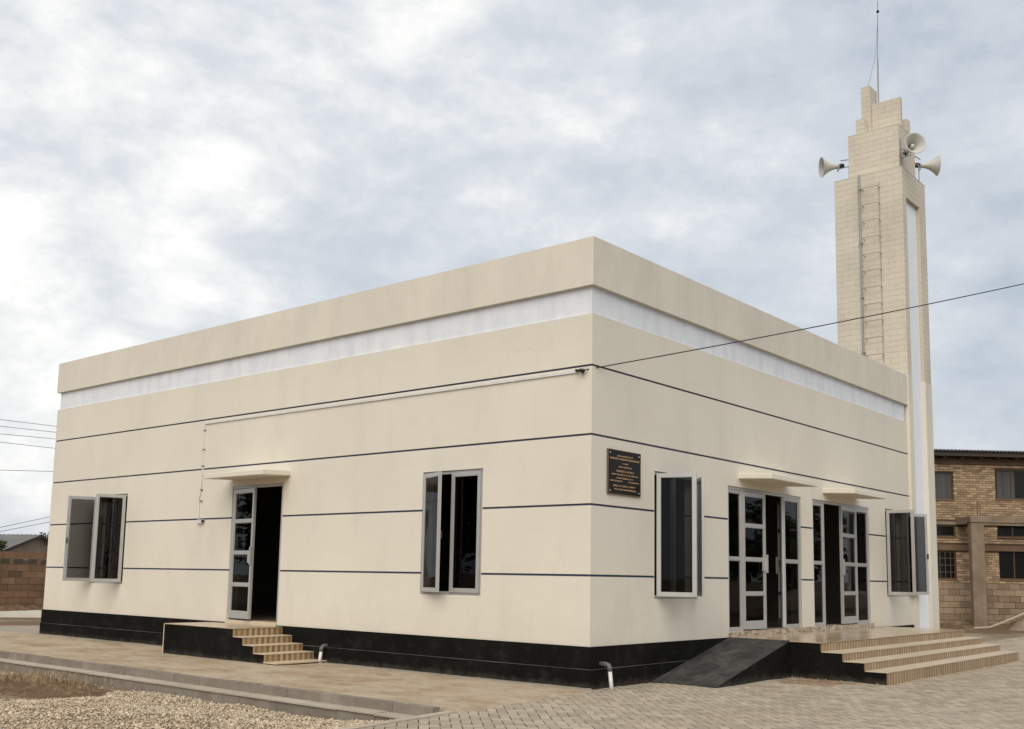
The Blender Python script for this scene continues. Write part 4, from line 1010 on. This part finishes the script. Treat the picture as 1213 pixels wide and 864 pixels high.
# ---------------------------------------------------------------- background right: unfinished brick building
A = Vector((-4.09, 25.07, -.04)); du = Vector((.73, .683, 0)).normalized(); n_ = Vector((du.y, -du.x, 0))
bb = thing('brick_building', 'unfinished two storey brown brick building with block base and sheet roof', 'building', tuple(A))
U0, U1, UB0, UB1 = -3.0, 8.0, -.15, 4.2
holes = [(-.35, .87, 4.25, 5.18, 'c'), (2.33, 4.1, 4.30, 5.30, 'g'), (-.4, .89, 3.0, 3.36, 'g'), (2.34, 4.0, 3.02, 3.44, 'g'), (-.4, .88, 1.58, 2.50, 'g'), (2.36, 4.0, 1.60, 2.56, 'g')]
core = MB()
zsx = sorted(set([0, 5.75]+[h[2] for h in holes]+[h[3] for h in holes])); usx = sorted(set([U0, U1]+[h[0] for h in holes]+[h[1] for h in holes]))
for i in range(len(usx)-1):
    for j in range(len(zsx)-1):
        uc, zc_ = (usx[i]+usx[i+1])/2, (zsx[j]+zsx[j+1])/2
        if any(h[0] < uc < h[1] and h[2] < zc_ < h[3] for h in holes): continue
        core.fbox(A, du, n_, usx[i], usx[i+1], zsx[j], zsx[j+1], -.22, -.012)
core.build('wall', M['brmortar'], bb)
mb = MB(); mb.fbox(A, du, n_, U0, U1, 0, 5.6, -7, -6.8); mb.fbox(A, du, n_, U0, U0+.2, 0, 5.6, -6.8, -.22); mb.fbox(A, du, n_, U1-.2, U1, 0, 5.6, -6.8, -.22); mb.build('rear_wall', M['brmortar'], bb)
mb = MB(); mb.fbox(A, du, n_, U0+.2, U1-.2, 2.7, 2.8, -6.8, -.25); mb.build('floor_slab', M['band'], bb)
# concrete bands
bands = [(2.54, 2.72, 'bandbrown', .03), (3.40, 3.50, 'band', .025), (5.46, 5.66, 'bandbrown', .02)]
for a, b, m, dp in bands:
    mb = MB(); mb.fbox(A, du, n_, U0, U1, a, b, -.1, dp)
    mb.build('lintel_band', M[m], bb)
def is_band(z0, z1): return any(z1 > a-.01 and z0 < b+.01 for a, b, _, _ in bands)
# bricks above, blocks below
bw, bh = .222, .078; bms = [MB().fbox(Vector((0, 0, 0)), du, n_, .004, bw-.006, .004, bh-.008, -.014, dp).mesh('brick', M['brick']) for dp in (.0, .005, .01, .004)]
mbs = MB(); nb = 0; cand = []
r = 0; z = 1.46
while z+bh < 5.75:
    if not is_band(z, z+bh):
        u = U0+(bw/2 if r % 2 else 0)
        while u < U1-bw:
            ua, ub, zc_ = u, u+bw, z+bh/2
            for h in holes:
                if h[2]-.04 < zc_ < h[3]+.03:
                    if h[0] < ua and ub < h[1]: ua = ub
                    elif ua < h[0] < ub: ub = h[0]
                    elif ua < h[1] < ub: ua = h[1]
            if ub-ua > .03: cand.append((ua, z, ub-ua))
            u += bw
    z += bh; r += 1
cand.sort(key=lambda c: (c[2] < bw-.001, not (-.2 < c[0] < 3.4), abs(c[1]-4)))
for k, (u, z, wb) in enumerate(cand):
    if k < 260 and wb > bw-.001: inst('brick', bms[int(rng.integers(4))], bb, A+du*(u+rng.uniform(-.003, .003))+Z*z)
    else: mbs.fbox(A, du, n_, u+.004, u+wb-.004, z+.004, z+bh-.008, -.014, rng.uniform(0, .01), tone=rng.uniform(0, 1))
mbs.build('small_bricks', M['brick'], bb)['kind'] = 'stuff'
bwd, bht = .38, .205; blm = [MB().fbox(Vector((0, 0, 0)), du, n_, .006, bwd-.006, .006, bht-.008, -.014, dp).mesh('block', M['block2']) for dp in (.012, .022, .016)]
for r in range(7):
    for c in range(-8, 21):
        inst('block', blm[int(rng.integers(3))], bb, A+du*(c*bwd+(bwd/2 if r % 2 else 0))+Z*(r*bht+.02))
# windows
for a, b, c, d_, kind in holes:
    mb = MB(); fw = .035
    mb.fbox(A, du, n_, a, a+fw, c, d_, -.12, -.05); mb.fbox(A, du, n_, b-fw, b, c, d_, -.12, -.05); mb.fbox(A, du, n_, a+fw, b-fw, c, c+fw, -.12, -.051); mb.fbox(A, du, n_, a+fw, b-fw, d_-fw, d_, -.12, -.051)
    nm = 2 if b-a < 1.3 else 3
    if d_-c > .5 or True:
        for k in range(1, nm): um = a+(b-a)*k/nm; mb.fbox(A, du, n_, um-.02, um+.02, c+fw, d_-fw, -.115, -.053)
    wn = mb.build('window', M['brownframe'], bb)
    q = MB(); q.fbox(A, du, n_, a+fw, b-fw, c+fw, d_-fw, -.09, -.085); q.build('pane', M['darkglass'] if kind == 'g' else M['greycurtain'], wn)
    if d_-c > .8 and c < 2 and a < 1:    # burglar bars
        q = MB()
        for k in range(1, 7): um = a+(b-a)*k/7; q.fbox(A, du, n_, um-.007, um+.007, c+.03, d_-.03, -.045, -.03)
        for k in range(1, 4): zm = c+(d_-c)*k/4; q.fbox(A, du, n_, a+.03, b-.03, zm-.007, zm+.007, -.048, -.032)
        q.build('window_bars', M['rust'], wn)
    q = MB(); q.fbox(A, du, n_, a-.03, b+.03, c-.05, c, -.1, .03); q.build('sill', M['bandbrown'], bb)
q = MB(); q.fbox(A, du, n_, 2.42, 3.05, 4.34, 5.26, -.084, -.080); q.build('curtain_panel', M['greycurtain'], bb)
# roof
Pb = lambda u, d, z: A+du*u+n_*d+Z*z
roof_plane(Pb(U0-.4, .55, 5.86), Pb(U1+.4, .55, 5.86), Pb(U0-.4, -7.3, 6.6), Pb(U1+.4, -7.3, 6.6), 'roof', M['roofmetal'], bb, nrib=90)
mb = MB(); mb.fbox(A, du, n_, U0-.35, U1+.35, 5.68, 5.84, .42, .47); mb.build('fascia_board', M['soffit'], bb)
mb = MB(); mb.fbox(A, du, n_, U0-.3, U1+.3, 5.74, 5.78, -.2, .42); mb.build('soffit', M['soffit'], bb)
for k in range(18):
    mb = MB(); u = U0+.3+k*.62; mb.fbox(A, du, n_, u, u+.06, 5.62, 5.735, -.02, .40); mb.build('rafter', M['soffit'], bb)
# porch frame standing in front
pf = thing('concrete_frame', 'bare concrete column and beam standing in front of the brick building', 'concrete frame', tuple(A+du*1.15+n_*1.0))
mb = MB(); mb.fbox(A, du, n_, .93, 1.37, -.02, 3.42, .78, 1.0); o = mb.build('column', M['band'], pf); bevel(o, .02)
mb = MB(); mb.fbox(A, du, n_, 4.9, 5.25, -.02, 3.42, .78, 1.0); o = mb.build('column', M['band'], pf)
mb = MB(); mb.fbox(A, du, n_, .90, 5.6, 3.425, 3.64, .74, 1.03); o = mb.build('beam', M['band'], pf); bevel(o, .02)
mb = MB(); mb.tube([A+du*1.22+n_*.9+Z*3.6, A+du*1.22+n_*.9+Z*4.15], .025, 6); mb.tube([A+du*1.30+n_*.9+Z*3.6, A+du*1.31+n_*.9+Z*4.05], .02, 6); mb.build('starter_bar', M['rust'], pf)
mb = MB(); mb.fbox(A, du, n_, .9, 1.3, 3.40, 3.62, -.1, .74); mb.build('tie_beam', M['band'], pf)
# rubble soil at its foot and gravel heap with pale pipe
structure(mound('soil_bank', -2.3, 25.9, 5.2, .75, .16, M['soil'], base=-.05, rough=.8, fr=2.2, rot=math.atan2(du.y, du.x)))
hp = mound('gravel_heap', .05, 26.2, 2.1, 1.35, 1.25, M['heap'], base=-.05, rough=.10, fr=3, rot=R(43)); tag(hp, 'grey brown gravel heap at the right edge before the brick building', 'gravel heap')
q = MB(); q.tube([(-2.5, 24.1, .0), (-2.15, 24.5, .03), (-1.80, 24.80, .20), (-1.29, 25.2, .48), (-.8, 25.6, .74), (-.2, 26.1, 1.0)], .04, 8); tag(q.build('pale_pipe', M['ledge'], smooth=True), 'pale pipe lying up the slope of the gravel heap', 'pipe')
structure(MB().box(-4.5, .06, 11.6, 23.2, -.2, .002).build('rear_apron', M['ledge'])) if False else None

# trees and house on the far side of the yard, mirrored in the glass
ty = [((-17.5, -22.5, 0), 5.6, 2.6), ((-21.5, -20.5, 0), 6.0, 2.8), ((-26, -18.5, 0), 5.2, 2.5), ((-31, -16, 0), 5.8, 2.9), ((-38, -14.5, 0), 5.4, 3.0),
      ((14.5, 22.5, 0), 4.4, 2.4), ((13.5, 27.5, 0), 5.0, 2.8), ((14.5, 33, 0), 4.3, 2.7), ((12.5, 38.5, 0), 5.2, 3.0), ((13, 45, 0), 4.8, 3.2)]
tl = ['broad tree across the yard mirrored in the middle window', 'taller dense tree across the yard mirrored in the middle window', 'low tree across the yard between the middle window and side door views', 'rounded tree across the yard mirrored in the side door panes', 'wide tree across the yard facing the far left window',
      'low tree beyond the yard facing the window beside the plaque', 'bushy tree beyond the yard facing the first double door', 'spreading low tree beyond the yard between the two double door views', 'taller tree beyond the yard facing the second double door', 'wide tree beyond the yard facing the window beside the minaret']
for k, ((l_, h_, c_), lb_) in enumerate(zip(ty, tl)): tree(l_, h_, c_, lb_, nleaf=3600, lsz=.26, seed=20+k, group='trees across the yard', rz_=.9)
for o in bpy.data.objects:
    if 'origin' in o: del o['origin']
S.render.engine = 'CYCLES'
